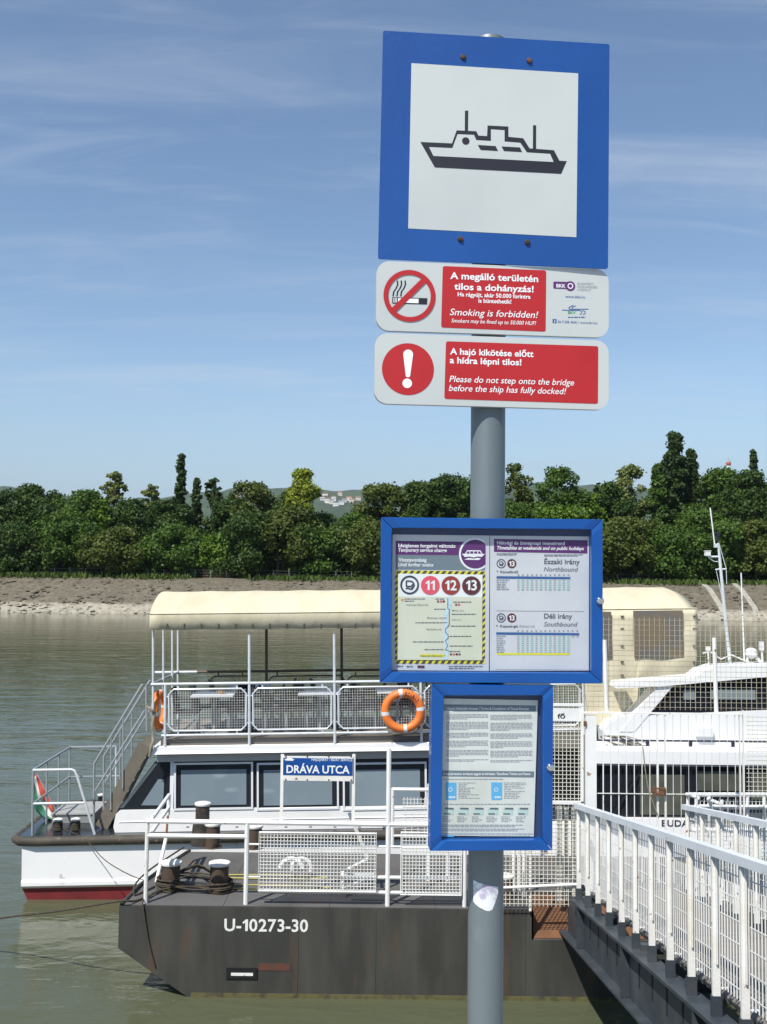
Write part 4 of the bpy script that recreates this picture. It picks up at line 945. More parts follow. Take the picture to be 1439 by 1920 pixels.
# coiled white hose and yellow lines lying behind the mesh panel
d0 = at(545, 1630, 15.6); mb = MB(); mb.tube([(d0.x + .17 * math.cos(t), 15.75, DZ + .19 + .17 * math.sin(t)) for t in np.linspace(.2, pi - .2, 14)], .035, 8); mb.tube([(d0.x + .14 + .15 * math.cos(t), 15.95, DZ + .16 + .15 * math.sin(t)) for t in np.linspace(-.3, pi + .2, 14)], .03, 8)
tag(mb.build('hose', m_white, None, True), 'white looped hose arching on the deck behind the mesh panel', 'hose')
m_yrope = mat('yellow_line', (.42, .36, .10), .85)
for k, (yy, lb) in enumerate(((15.45, 'nearer'), (15.95, 'farther'))):
    x0 = at(505, 1640, yy).x; rope('yellow line lying in a flat loop behind the mesh panel, the %s one' % lb, [(x0 + .9 * math.cos(t), yy + .10 * math.sin(t), DZ + .022 + .005 * k) for t in np.linspace(0, 2 * pi, 14)], .012, m_yrope)

# ------------------------------------------------------------------ front railing of the pontoon and its name board
RY = PF + .10
def rp(px, py, Y=RY): return at(px, py, Y)
ra = thing('guard_railing', 'white pipe railing along the pontoon\'s front edge with two mesh panels', 'railing', (xl + .4, RY, DZ))
def part_tube(name, parent, pts, r, m=m_white, n=8): mb = MB(); mb.tube(pts, r, n); return mb.build(name, m, parent, True)
def post_at(name, parent, px, pyt, Y, r, m=m_white, zb=DZ + .009):
    a = at(px, pyt, Y); return part_tube(name, parent, [(a.x, Y, zb), (a.x, Y, a.z)], r, m)
for px, tp, r in ((277, 1538, .030), (464, 1541, .034), (730, 1403, .034), (872, 1546, .03)): post_at('post', ra, px, tp, RY, r, m_whiter if px < 300 else m_white)
zt = rp(464, 1543).z; zm = rp(400, 1568).z; zl = rp(700, 1645).z; zbm = rp(700, 1674).z
x = lambda px: rp(px, 1600).x
part_tube('top_rail', ra, [(x(272), RY, zt + .01), (x(880), RY, zt)], .034)
part_tube('middle_rail', ra, [(x(277), RY, zm), (x(464), RY, zm)], .032)
part_tube('lower_rail', ra, [(x(640), RY, zl), (x(860), RY, zl)], .026); part_tube('bottom_rail', ra, [(x(487), RY + .02, zbm), (x(866), RY + .02, zbm)], .026)
for py in (1583, 1644): part_tube('stub', ra, [(x(464), RY, rp(480, py).z), (x(490), RY, rp(480, py).z)], .014)
for py in (1587,): part_tube('stub', ra, [(x(703), RY, rp(720, py).z), (x(752), RY, rp(720, py).z)], .014)
for p0, p1 in (((487, 1560), (705, 1672)), ((753, 1560), (865, 1678))):
    a, b = rp(p0[0], p0[1], RY - .03), rp(p1[0], p1[1], RY - .03); mb = MB(); y = RY - .045
    mb.tube([(a.x, y, a.z), (b.x, y, a.z), (b.x, y, b.z), (a.x, y, b.z)], .014, 6, True)
    fo = mb.build('mesh_panel', m_white, ra); mb = MB(); w = b.x - a.x; h = a.z - b.z
    mb.grid((a.x, y, b.z), (w, 0, 0), (0, 0, h), int(w / .047), int(h / .047), .0075); mb.build('wire_mesh', m_wirew, fo)
# return of the railing at the left end
zq = lambda py, Y: at(316, py, Y).z
ra2 = thing('end_railing', 'short white pipe railing returning across the pontoon\'s left end, one leg broken', 'railing', (xl + .3, 15.6, DZ))
YE = 16.35; xe = at(317, 1511, YE).x; x0_ = x(277)
for zz_, nm in ((zt, 'top_rail'), (zm, 'middle_rail')): part_tube(nm, ra2, [(x0_ + .02, RY + .04, zz_), (xe, YE, zz_ + .02)], .03)
part_tube('post', ra2, [(xe, YE, zt + .03), (xe - .01, YE, zm - .1)], .03); part_tube('post', ra2, [at(312, 1570, 16.0), (at(294, 1641, 15.65).x, 15.65, DZ + .01)], .03, m_whiter)
part_tube('rusty_joint', ra2, [(xe - .01, YE, zm - .1), at(312, 1570, 16.0)], .018, m_rust)
nb = thing('stop_name_board', 'blue and white DRÁVA UTCA name board on two white legs at the railing', 'sign', (x(530), RY, zt))
YB = RY + .055
for px in (530, 664): mb = MB(); a = at(px, 1414, YB); mb.bar((a.x, YB, zt + .0), (a.x, YB, a.z), .045, .02, (0, 1, 0)); mb.build('leg', m_whiter, nb)
a, b = at(532, 1417, YB), at(662, 1464, YB); mb = MB(); mb.span((a.x, YB - .034, b.z), (b.x, YB - .012, a.z)); bo = mb.build('board', m_whiter, nb)
a, b = at(532, 1420, YB), at(661.5, 1453.5, YB); mb = MB(); mb.span((a.x, YB - .0345, b.z), (b.x, YB - .038, a.z)); mb.build('blue_field', m_blue, bo)
wall_text('DRÁVA UTCA', 538, 656, 1448, 13.5, YB, m_wprint, bo, True, -.040); wall_text('HAJÓJÁRAT / BOAT SERVICE', 585, 661, 1425.5, 4.8, YB, m_wprint, bo, False, -.040)
mb = MB(); q = lambda px, py: (at(px, py, YB).x, YB - .040, at(px, py, YB).z)
mb.poly([q(534, 1422), q(537, 1422.5), q(540, 1419.8), q(548, 1420), q(550, 1422.6), q(553, 1422.8), q(550, 1425.5), q(536, 1425)]); mb.build('boat_emblem', m_wprint, bo)
for px in (537, 577, 617, 659):
    for py in (1417.5, 1461.5): c = at(px, py, YB); mb = MB(); mb.lathe([(.012, -.034), (.011, -.040)], (c.x, YB, c.z), 8, 'Y'); mb.build('bolt', m_screw, bo)
# loose white bars and the hand frame behind the railing
mb = MB(); mb.bar(at(655, 1524, 15.1), at(690, 1608, 15.2), .05, .02, (0, 1, 0)); tag(mb.build('leaning_bar', m_whiter), 'rust-tipped white flat bar leaning behind the mesh panel', 'bar')
fr_ = thing('folding_frame', 'small white tube frame on the deck behind the mesh panel\'s lower corner', 'frame', (at(645, 1670, 15.2).x, 15.2, DZ))
pA = [at(643, 1634, 15.15), at(690, 1611, 15.5), at(700, 1640, 15.5), at(643, 1640, 15.15), at(643, 1668, 15.0), at(690, 1645, 15.5)]
for a, b in ((0, 1), (3, 2), (4, 5), (0, 4)): part_tube('tube', fr_, [pA[a], pA[b]], .022)
gr = thing('gate_railing', 'white pipe railing with a fine mesh panel left of the narrow notice case', 'railing', (at(740, 1590, 16.0).x, 16.0, DZ)); YG = 15.9
for px, tp, bt in ((737, 1478, 1590), (805, 1470, 1600)): a = at(px, tp, YG); part_tube('post', gr, [(a.x, YG, at(px, bt, YG).z if px < 750 else DZ + .01), (a.x, YG, a.z)], .026, m_whiter)
for py, k in ((1480, .028), (1567, .018), (1588, .018)): part_tube('rail', gr, [at(736, py, YG), at(840, py + 1, YG)], k)
part_tube('leg', gr, [(at(840, 1500, YG).x, YG, DZ + .01), at(840, 1481, YG)], .026)
for p0, p1, sp in (((755, 1495), (838, 1518), .05), ((755, 1519), (838, 1564), .09)):
    a, b = at(*p0, YG), at(*p1, YG); mb = MB(); mb.grid((a.x, YG, b.z), (b.x - a.x, 0, 0), (0, 0, a.z - b.z), int((b.x - a.x) / sp), max(3, int((a.z - b.z) / sp)), .007); mb.build('wire_mesh', m_wirew, gr)

# ------------------------------------------------------------------ gangway
GY0, GY1 = 13.9, 2.97
gx = 2.66; gs = .168
gxf = lambda y: gx - .0157 * (13.75 - y)
gz = lambda y: 1.845 + (13.75 - y) * gs               # foot of the railing posts
m_gird = mat('girder_paint', (.040, .050, .060), .5, col2=(.070, .080, .088), scale=2.5, spots=(.10, .055, .03), sscale=5, slo=.68, shi=.74, bump=.15, bscale=20)
m_rail = mat('rail_grey_white', (.68, .71, .74), .5, col2=(.60, .63, .66), scale=3, spots=(.4, .38, .34), sscale=10, slo=.68, shi=.72)
m_plank = mat('gangway_plank', (.17, .155, .135), .9, col2=(.11, .10, .088), scale=3, stretch=(.3, 3, 1), bump=.3, bscale=20)
gw = thing('gangway', 'sloping footbridge with white mesh railings and dark girders leading down to the pontoon', 'gangway', (gx + .7, GY0, 1.3))
GW = 1.46
for side, sgn in ((0, -1), (1, 1)):
    o = sgn
    Xf = lambda y: gxf(y) + side * GW
    def sl(y, dz, dx=0): return (Xf(y) + dx, y, gz(y) + dz)
    mb = MB()
    mb.bar(sl(GY0, -.21), sl(GY1, -.21), .20, .03); mb.bar(sl(GY0 + .75, -.49), sl(GY1, -.49), .014, .53); mb.bar(sl(GY0 + .85, -.765), sl(GY1, -.765), .24, .025)
    gd = mb.build('girder', m_gird, gw)
    k = GY0 - .5
    while k > GY1:
        X = Xf(k); mb = MB(); mb.span((X - .10, k - .008, gz(k) - .745), (X - .008, k + .008, gz(k) - .235)); mb.build('stiffener', m_gird, gd); k -= 2.6
    k = GY0 - .95
    while k > GY1:
        X = Xf(k); mb = MB(); mb.box((X + o * .0085, k, gz(k) - .42), (.004, .05, .26)); mb.build('slot', mat('slot_black', (.008, .008, .009), .9), gd); k -= .52
    mb = MB(); mb.bar(sl(GY0 + .05, 1.035), sl(GY1, 1.035), .085, .065); mb.build('handrail', m_rail, gw)
    ys = []; y = 13.80
    while y > GY1 + .1: ys.append(y); y -= .655
    for i, y in enumerate(ys):
        X = Xf(y); mb = MB(); mb.span((X - .029, y - .014, gz(y) - .04), (X + .029, y + .014, gz(y) + 1.0)); mb.span((X - .006, y - .035, gz(y) + .2), (X + .006, y - .0145, gz(y) + 1.0))
        po = mb.build('railing_post', m_whiter, gw)
        mb = MB(); mb.span((X - .040, y - .020, gz(y) - .194), (X + .040, y + .020, gz(y) - .04)); mb.build('post_foot', m_gird, po)
        mb = MB(); mb.box((X + .06, y - .02, gz(y) + .02), (.05, .03, .008)); mb.build('mesh_tab', m_white, po)
        if i < len(ys) - 1:
            y2 = ys[i + 1]; mb = MB(); m0 = y - .03; m1 = y2 + .03
            mb.grid((Xf(m0) + .03, m0, gz(m0) + .03), (Xf(m1) - Xf(m0), m1 - m0, gz(m1) - gz(m0)), (0, 0, .95), 9, 6, .0055); mb.build('wire_mesh', m_wirew, gw)
y = GY0
while y > GY1 + .15:
    z = gz(y) - .085; mb = MB(); mb.bar((gxf(y) + .12, y - .065, z), (gxf(y) + GW - .12, y - .065, z), .125, .035); mb.build('plank', m_plank, gw); y -= .135
for k in range(7):
    y = GY0 - .3 - k * 1.6; mb = MB(); mb.bar((gxf(y) + .02, y, gz(y) - .17), (gxf(y) + GW - .02, y, gz(y) - .17), .08, .09); mb.build('cross_beam', m_gird, gw)

# ------------------------------------------------------------------ landing gate and mesh screens at the gangway's foot
GYp = 14.35
gt = thing('landing_gate', 'white barred double gate with tall mesh screen above, at the gangway foot', 'gate', (at(1110, 1660, GYp).x, GYp, DZ))
q = lambda px, py, Y=GYp: at(px, py, Y)
def flat(name, parent, px0, py0, px1, py1, th, m, Y=GYp):
    a, b = q(px0, py0, Y), q(px1, py1, Y); mb = MB(); mb.span((a.x, Y - th / 2, b.z), (b.x, Y + th / 2, a.z)); return mb.build(name, m, parent)
flat('gate_post', gt, 1098, 1342, 1118, 1666, .10, m_white); flat('gate_post', gt, 1386, 1334, 1391, 1660, .04, m_whiter); flat('gate_post', gt, 1392.5, 1332, 1398, 1660, .04, m_whiter)
flat('top_frame', gt, 1094, 1334.5, 1392, 1340.5, .05, m_whiter)
for k in range(19):
    px = 1131.5 + k * 14.6
    if px > 1382: break
    thick = 2.6 if k in (7, 8) else 1.25
    flat('gate_bar', gt, px - thick, 1341, px + thick, 1655, .02, m_whiter if k > 4 else m_white)
flat('cross_rod', gt, 1119, 1488, 1385, 1489.6, .012, m_whiter, GYp - .018)
mb = MB(); c = q(1236, 1484, GYp - .03)
for k in range(9): mb.tube([(c.x + .09 * math.cos(t), c.y + .04 * math.sin(t), c.z + .012 * (k - 4) + .01 * math.sin(3 * t + k)) for t in np.linspace(0, 2 * pi, 10, endpoint=False)], .006, 5, True)
mb.build('chain', m_rust, gt, True)
# tall screen above the gate
for px, tp in ((1134, 1200), (1339.5, 1196)): a, b = q(px, tp, GYp + .05), q(px + 4, 1335, GYp + .05); mb = MB(); mb.tube([(b.x, GYp + .05, b.z), (a.x, GYp + .05, a.z)], .03, 8); mb.build('screen_post', m_whiter, gt, True)
def screen(parent, x0, y0, x1, y1, sp, Y, m=m_wire, r=.005, name='wire_mesh'):
    a, b = q(x0, y0, Y), q(x1, y1, Y); mb = MB(); w, h = b.x - a.x, a.z - b.z
    mb.grid((a.x, Y, b.z), (w, 0, 0), (0, 0, h), max(2, int(w / sp)), max(2, int(h / sp)), r); return mb.build(name, m, parent)
screen(gt, 1042, 1156, 1520, 1334, .071, GYp + .10, m_wirey, .0036)
screen(gt, 1399, 1340, 1520, 1496, .060, GYp + .02)
screen(gt, 1042, 1334, 1096, 1345, .071, GYp + .08)
cg_ = thing('mesh_cage_door', 'white framed wire mesh door with a lettered header beside the wide gate post', 'door', (q(1060, 1505).x, GYp, DZ))
flat('header_board', cg_, 985, 1327, 1090, 1352, .03, m_white, GYp + .03); wall_text('fő', 1046, 1060.5, 1347, 8, GYp, m_ink, cg_, True, .012)
for a in ((985, 1318, 1094, 1324, .04), (1089, 1325, 1094, 1505, .05), (985, 1501, 1094, 1508, .05)): flat('door_frame', cg_, *a, m_whiter, GYp + .03)
screen(cg_, 985, 1353, 1089, 1501, .052, GYp + .035, m_wire, .006)
flat('door_hinge', cg_, 1095, 1352, 1100, 1362, .03, m_rust, GYp - .055)
lm = thing('landing_mesh', 'coarse white wire mesh with a slanting rail between stop pole and gangway', 'mesh screen', (q(1000, 1700, 14.5).x, 14.5, DZ))
screen(lm, 930, 1508, 1086, 1700, .058, 14.5, m_wire, .006); a, b = q(930, 1665, 14.48), q(1086, 1658, 14.48); part_tube('rail', lm, [a, b], .02)
part_tube('post', lm, [(q(995, 1600, 14.55).x, 14.55, DZ + .01), q(995, 1500, 14.55)], .022)
# peeling white boards standing behind that mesh
m_peel = mat('peeling_board', (.66, .64, .57), .8, col2=(.50, .46, .37), scale=5, spots=(.28, .22, .15), sscale=12, slo=.60, shi=.66, bump=.2, bscale=30)
for i, (px, top, bot, w) in enumerate(((1050, 1512, 1622, 9), (1062, 1514, 1628, 7), (1076, 1514, 1640, 8))):
    Y = 14.95 + .12 * i; a, b = at(px - w / 2, top, Y), at(px + w / 2, bot, Y); mb = MB(); mb.span((a.x, Y, DZ + .01), (b.x, Y + .03, a.z)); o = mb.build('peeling_board', m_peel)
    tag(o, 'peeling white board standing behind the mesh by the gangway foot, %s from the left' % ORD[i], 'board', 'peeling boards at the gangway foot')
for i, (px, bot) in enumerate(((964, 1620), (974, 1632), (983, 1646))):
    Y = 15.4 - .1 * i; a = at(px, 1500, Y); mb = MB(); mb.tube([(a.x, Y, DZ + .01), (a.x, Y, a.z)], .028, 8); o = mb.build('stored_pipe', m_white, None, True)
    tag(o, 'upright white pipe behind the wire mesh right of the stop pole, %s from the left' % ORD[i], 'pipe', 'white pipes behind the mesh')
# railings across the pontoon to the right of the gangway
rr_ = thing('landing_railing', 'white double-height pipe railing with mesh right of the gate bars', 'railing', (q(1290, 1650, 15.3).x, 15.3, DZ)); YR = 15.3
for px in (1290, 1306, 1330, 1354, 1402, 1433, 1480): a = q(px, 1492 if px != 1354 else 1500, YR); part_tube('post', rr_, [(a.x, YR, DZ + .01), (a.x, YR, a.z)], .026)
for py, r in ((1490, .032), (1513, .03), (1556, .03)): part_tube('rail', rr_, [q(1287, py, YR), q(1500, py, YR)], r)
screen(rr_, 1310, 1498, 1500, 1640, .055, YR + .03, m_wirew, .006)
for px0, px1 in ((1311, 1350), (1358, 1398), (1406, 1430)): a, b = q(px0, 1525, YR + .05), q(px1, 1550, YR + .05); mb = MB(); mb.span((a.x, YR + .045, b.z), (b.x, YR + .055, a.z)); mb.build('infill_plate', m_peel, rr_)
for i, (p0, p1) in enumerate((((1288, 1489), (1310, 1496)), ((1328, 1498), (1352, 1508)))): part_tube('brace', rr_, [q(*p0, YR - .03), q(*p1, YR - .4)], .026)
rope('thin pale cord hanging over the gate bars', [q(1206, 1400, GYp - .04), q(1210, 1440, GYp - .04), q(1216, 1478, GYp - .04), q(1226, 1508, GYp - .04), q(1234, 1528, GYp - .04)], .008, m_rope)
# ------------------------------------------------------------------ passenger boat moored behind the pontoon (own frame: x along, y across, z up)
O1 = Vector((at(285, 1400, 18.75).x, 18.75, 0)); YAW1, TILT1 = math.radians(2.0), .020
MW1 = Matrix.Translation(O1) @ Matrix.Rotation(YAW1, 4, 'Z') @ Matrix.Rotation(-TILT1, 4, 'Y'); IM1 = MW1.inverted(); NY1 = (MW1.to_3x3() @ Vector((0, 1, 0)))
def bl(px, py, y=0.0): return IM1 @ ray_plane(px, py, MW1 @ Vector((0, y, 0)), NY1)
m_bwhite = mat('boat_white', (.86, .86, .86), .35, col2=(.79, .79, .80), scale=.8, spots=(.36, .35, .38), sscale=3.6, slo=.67, shi=.78, coat=.15)
m_bcab = mat('cabin_white', (.86, .85, .83), .4, col2=(.79, .78, .76), scale=1.5, bump=.03, bscale=12)
m_bred = mat('antifouling_red', (.22, .025, .03), .6, col2=(.15, .02, .025), scale=2)
m_rub = mat('rubbing_strake', (.05, .043, .032), .7, col2=(.085, .07, .05), scale=4, spots=(.2, .18, .14), sscale=9, slo=.62, shi=.7)
m_bdeck = mat('wet_black_deck', (.018, .022, .030), .18, col2=(.03, .035, .042), scale=2, bump=.05, bscale=8)
m_band = mat('dark_window_band', (.018, .022, .03), .25)
m_pane_b = mat('sky_toned_glass', (.21, .27, .31), .10, col2=(.24, .30, .34), scale=.8, coat=.6, spec=.8)  # grey-blue of the reflected sky is painted into the pane colour
m_pane_d = mat('dark_glass', (.012, .014, .02), .06, spec=.6)
m_alu = mat('aluminium_frame', (.76, .78, .80), .4)
m_pipe = mat('boat_pipe_white', (.66, .69, .71), .4, .1, col2=(.56, .60, .62), scale=5)
m_pipeg = mat('boat_pipe_grey', (.40, .43, .45), .4, .4)
m_pbrown = mat('boat_pipe_brown', (.13, .095, .07), .6)
m_canvas = mat('cream_canvas', (.61, .55, .39), .8, col2=(.54, .48, .33), scale=1.6, bump=.5, bscale=4, stretch=(2.2, .7, 1))
m_wood = mat('weathered_board', (.20, .18, .155), .85, col2=(.13, .115, .10), scale=3, stretch=(.3, 1, 3))
BW = 2.85                                           # beam
XS = bl(42, 1600).x; XE = bl(1012, 1500).x; XA = bl(1104, 1500).x
boat = thing('passenger_boat', 'white passenger boat with open upper deck under a long cream canopy', 'boat', mw=MW1)
def lspan(name, a, b, m, parent=boat, smooth=False):
    mb = MB(); mb.span(a, b); return mb.build(name, m, parent, smooth, local=True)
def ltube(name, pts, r, m=m_pipe, parent=boat, n=8): mb = MB(); mb.tube(pts, r, n); return mb.build(name, m, parent, True, local=True)
zd = bl(300, 1566).z; zk = bl(150, 1650, .1).z; zrd = bl(150, 1661, .1).z
prf = [(.0, zd - .02), (-.02, zd - .12), (-.02, zk + .05), (-.05, zk + .015), (-.05, zk - .05), (.0, zk - .10), (.02, zrd)]
mb = MB(); full = prf + [(BW - y, z) for y, z in reversed(prf)]; k = len(full)
mb.add([(XS, y, z) for y, z in full] + [(XE, y, z) for y, z in full], [tuple(range(k)), tuple(range(2 * k - 1, k - 1, -1))] + [(i, i + 1, k + i + 1, k + i) for i in range(k - 1)])
hull = mb.build('hull', m_bwhite, boat, local=True)
mb = MB(); rd = [(.02, zrd), (.06, -.1), (.4, -.6), (BW - .4, -.6), (BW - .06, -.1), (BW - .02, zrd)]; k = 6
mb.add([(XS + (.0 if z > 0 else .15), y, z) for y, z in rd] + [(XE, y, z) for y, z in rd], [tuple(range(k)), tuple(range(2 * k - 1, k - 1, -1))] + [(i, i + 1, k + i + 1, k + i) for i in range(k - 1)])
mb.build('red_bottom', m_bred, hull, local=True)
XT = bl(26, 1572).x
mb = MB(); zr_ = zd - .06
mb.tube([(XE, -.04, zr_ + .0), (XT + .35, -.04, zr_), (XT + .10, .0, zr_), (XT, .14, zr_), (XT, 1.4, zr_), (XT, BW - .14, zr_), (XT + .1, BW, zr_), (XT + .35, BW + .04, zr_), (XE, BW + .04, zr_)], .085, 10); mb.build('rubbing_strake', m_rub, boat, True, local=True)
lspan('deck', (XT + .05, .02, zd - .03), (XE, BW - .02, zd), m_bdeck)
# cabin
CY = .22; xc0 = bl(213, 1540, CY).x; zc = bl(300, 1518, CY).z; zc0 = zd + .005
mb = MB(); mb.prism([(xc0 + .03, CY, zc0), (xc0, CY, zc0 + .1), (xc0 + .04, CY, zc - .08), (xc0 + .14, CY, zc), (XE - .3, CY, zc), (XE - .3, CY, zc0)], (0, BW - 2 * CY, 0)); cab = mb.build('cabin_side', m_bcab, boat, local=True)
xw0, xw1 = bl(222, 1517, CY).x, bl(291, 1428, CY).x; zw = bl(300, 1428, CY).z
mb = MB(); mb.prism([(xw0, CY + .03, zc + .003), (xw1, CY + .03, zw), (XE - .35, CY + .03, zw), (XE - .35, CY + .03, zc + .003)], (0, BW - 2 * CY - .06, 0)); band = mb.build('window_band', m_band, boat, local=True)
mb = MB(); mb.poly([bl(297, 1461, CY + .02), bl(308.5, 1461, CY + .02), bl(306, 1510, CY + .02), bl(265, 1510, CY + .02)]); mb.build('quarter_pane', m_pane_b, band, local=True)
mb = MB(); mb.poly([bl(320, 1428, CY + .015), bl(327, 1428, CY + .015), bl(325, 1517, CY + .015), bl(318, 1517, CY + .015)]); mb.build('pillar', m_alu, band, local=True)
mb = MB(); mb.poly([bl(290, 1432, CY + .024), bl(296, 1432, CY + .024), bl(232, 1515, CY + .024), bl(225, 1515, CY + .024)]); mb.build('windscreen_edge', mat('windscreen_grey', (.10, .12, .13), .3), band, local=True)
wins = [(327, 475), (482, 636), (643, 801), (808, 962)]
for x0, x1 in wins:
    a, b = bl(x0, 1430.5, CY), bl(x1, 1517, CY); mb = MB(); t_ = .035; y = CY + .004
    for s0, s1 in (((a.x, b.z), (b.x, b.z + t_)), ((a.x, a.z - t_), (b.x, a.z)), ((a.x, b.z + t_ + .001), (a.x + t_, a.z - t_ - .001)), ((b.x - t_, b.z + t_ + .001), (b.x, a.z - t_ - .001))): mb.span((s0[0], y - .02, s0[1]), (s1[0], y + .04, s1[1]))
    w = mb.build('window', m_alu, boat, local=True)
    lspan('gasket', (a.x + t_ + .002, y + .006, b.z + t_ + .002), (b.x - t_ - .002, y + .03, a.z - t_ - .002), m_band, w)
    lspan('pane', (a.x + t_ + .09, y, b.z + t_ + .05), (b.x - t_ - .09, y + .0055, a.z - t_ - .10), m_pane_b, w)
    for q_ in (0, 1): pass
for k in range(9):
    c = bl(352 + k * 46, 1549, CY); mb = MB(); mb.box((c.x, CY - .006, c.z), (.05, .012, .02)); mb.build('vent', mat('vent_grey', (.5, .5, .5), .5), cab, local=True)
mb = MB(); mb.tube([(xc0 + .1, CY - .005, bl(300, 1540, CY).z), (XE - .35, CY - .005, bl(300, 1540, CY).z)], .008, 5); mb.build('seam_trim', m_bcab, cab, local=True)
# roof edge and upper deck
ze, zf, zg, zu = bl(300, 1400).z, bl(300, 1414).z, bl(300, 1429, .15).z, bl(300, 1387, .1).z
xr0 = bl(287, 1407).x
mb = MB(); mb.prism([(xr0 - .02, -.02, zf), (xr0 + .03, .06, ze), (XE, .06, ze), (XE, -.02, zf)], (0, .02, 0)); mb.span((xr0 + .0, .01, zf), (XE, BW, ze - .012)); mb.build('roof_edge', m_bwhite, boat, local=True)
lspan('fascia', (xr0 + .05, .16, zg), (XE, BW - .16, zf - .002), mat('fascia_shade_grey', (.42, .42, .41), .6))  # underside shadow below the roof edge is painted into this grey
ud = lspan('upper_deck', (xr0 + .12, .12, ze - .010), (XE, BW - .1, zu), m_wood)
XC1 = bl(1308, 1150).x
lspan('upper_deck_extension', (XE + .003, .02, ze - .16), (XA, BW - .1, zu - .003), m_wood); lspan('upper_deck_extension', (XA + .003, .55, ze - .2), (XC1, BW - .1, zu - .006), m_wood)
lspan('aft_hull', (XE + .002, .12, -.3), (XA, BW - .12, zd - .05), m_bwhite, hull); lspan('aft_shade_panel', (XE + .01, .7, zd), (XA, BW - .4, ze - .165), m_band)  # near-black panel added at the aft end, standing in for the shaded interior
# railing on the near side
zt_, zb_ = bl(380, 1282, .05).z, bl(380, 1378, .05).z; ry = .05
px_posts = [310, 468, 628, 790, 950, 1095]
for i, px in enumerate(px_posts):
    p = bl(px, 1340, ry); top = zt_ if px in (310, 790, 1095) else bl(px, 1188, ry).z
    ltube('railing_post', [(p.x, ry, ze + .004), (p.x, ry, top)], .026)
xa, xb = bl(284, 1282, ry).x, bl(1095, 1282, ry).x
ltube('top_rail', [(xa, ry, zt_), (xb, ry, zt_)], .026); ltube('lower_rail', [(bl(303, 1378, ry).x, ry, zb_), (xb, ry, zb_)], .022)
def chpanel(x0, x1, z0, z1, y, m, mw_, c=.09, pitch=.046, legs=True):
    mb = MB(); mb.tube([(x0 + c, y, z0), (x1 - c, y, z0), (x1, y, z0 + c), (x1, y, z1 - c), (x1 - c, y, z1), (x0 + c, y, z1), (x0, y, z1 - c), (x0, y, z0 + c)], .019, 6, True)
    f_ = mb.build('rail_panel', m, boat, True, local=True); mb = MB()
    mb.grid((x0, y, z0), (x1 - x0, 0, 0), (0, 0, z1 - z0), int((x1 - x0) / pitch), int((z1 - z0) / pitch), .0031); mb.build('wire_mesh', mw_, f_, local=True)
    mb = MB()
    for xx in (x0 + .17, x1 - .17): mb.bar((xx, y, z0 - .10), (xx, y, z0), .03, .012); mb.bar((xx, y, z1), (xx, y, z1 + .08), .03, .012)
    for zz_ in (z0 + .13, z1 - .13): mb.bar((x0 - .08, y, zz_), (x0, y, zz_), .02, .02); mb.bar((x1, y, zz_), (x1 + .08, y, zz_), .02, .02)
    mb.build('panel_lug', m, f_, local=True)
z0p, z1p = bl(380, 1370, ry).z, bl(380, 1292, ry).z
for x0, x1 in ((317, 462), (475, 622), (635, 784), (797, 944), (957, 1088)): chpanel(bl(x0, 1330, ry).x, bl(x1, 1330, ry).x, z0p, z1p, ry, m_pipe, m_wirew)
# far side railing, brown
fy = BW - .1; zft = bl(600, 1257, fy).z; x0, x1 = bl(370, 1258, fy).x, bl(1095, 1258, fy).x
ltube('far_rail', [(x0, fy, zft), (x1, fy, zft)], .028, m_pbrown); ltube('far_rail', [(bl(300, 1258, fy).x - .1, fy, zft), (x0, fy, zft)], .028, m_pipe)
ltube('transom_rail', [(xa, ry, zt_), (xa + .02, fy * .5, (zt_ + zft) / 2), (xa + .05, fy, zft)], .026, m_pipeg)
fpx = [(395, 470), (505, 645), (652, 790), (800, 930)]
for a, b in fpx: chpanel(bl(a, 1270, fy).x, bl(b, 1270, fy).x, zu + .15, bl(a, 1268, fy).z, fy, m_pbrown, m_pbrown, .08, .06)
for px in (500, 641, 790): p = bl(px, 1230, fy); ltube('far_post', [(p.x, fy, zu), (p.x, fy, bl(px, 1172, fy).z)], .03, m_pbrown)
# canopy: shallow barrel of canvas with a valance
zv, zb2, zr2 = bl(400, 1150).z, bl(400, 1180).z, bl(400, 1108, 1.4).z
xq0 = bl(281, 1165).x; nseg = 14; nx_ = 44; cy0, cy1 = 0, BW - .02
prof_ = []
for i in range(nseg + 1):
    t = i / nseg; yy = cy0 + (cy1 - cy0) * t; zz_ = zv + (zr2 - zv) * (math.sin(pi * t) ** .75); prof_.append((yy, zz_))
V = []; 
for ix in range(nx_ + 1):
    xx = xq0 + (XC1 - xq0) * ix / nx_; sag = -.018 * abs(math.sin(ix * pi / 4)) 
    er = .0
    if ix == nx_: er = .10
    for (yy, zz_) in [(cy0 - .045, zb2)] + prof_ + [(cy1 + .045, zb2)]:
        w_ = 0 if abs(zz_ - zb2) > .01 else .012 * math.sin(ix * 1.9)
        V.append((xx + (.0), yy + (w_ if zz_ == zb2 else 0), zz_ - er * (1 if zz_ > zv + .1 else 0) + (sag * .8 if zz_ > zv + .05 else w_ * .6)))
kk = nseg + 3; Q = [(i * kk + j, (i + 1) * kk + j, (i + 1) * kk + j + 1, i * kk + j + 1) for i in range(nx_) for j in range(kk - 1)]
cano = np_mesh('canopy', np.array(V), np.array(Q), m_canvas, boat)
cano.data.polygons.foreach_set('use_smooth', [True] * len(cano.data.polygons)); cano.data.set_sharp_from_angle(angle=math.radians(32))
so_ = cano.modifiers.new('thickness', 'SOLIDIFY'); so_.thickness = .008
mb = MB(); mb.add([(xq0 + .001, y, z) for y, z in prof_] + [(xq0 + .001, cy0 + .015, zb2), (xq0 + .001, cy1 - .015, zb2)], [])
for i in range(nseg): mb.f.append([i, i + 1, nseg + 2 if i >= nseg / 2 else nseg + 1]); mb.mi.append(0)
px = 315
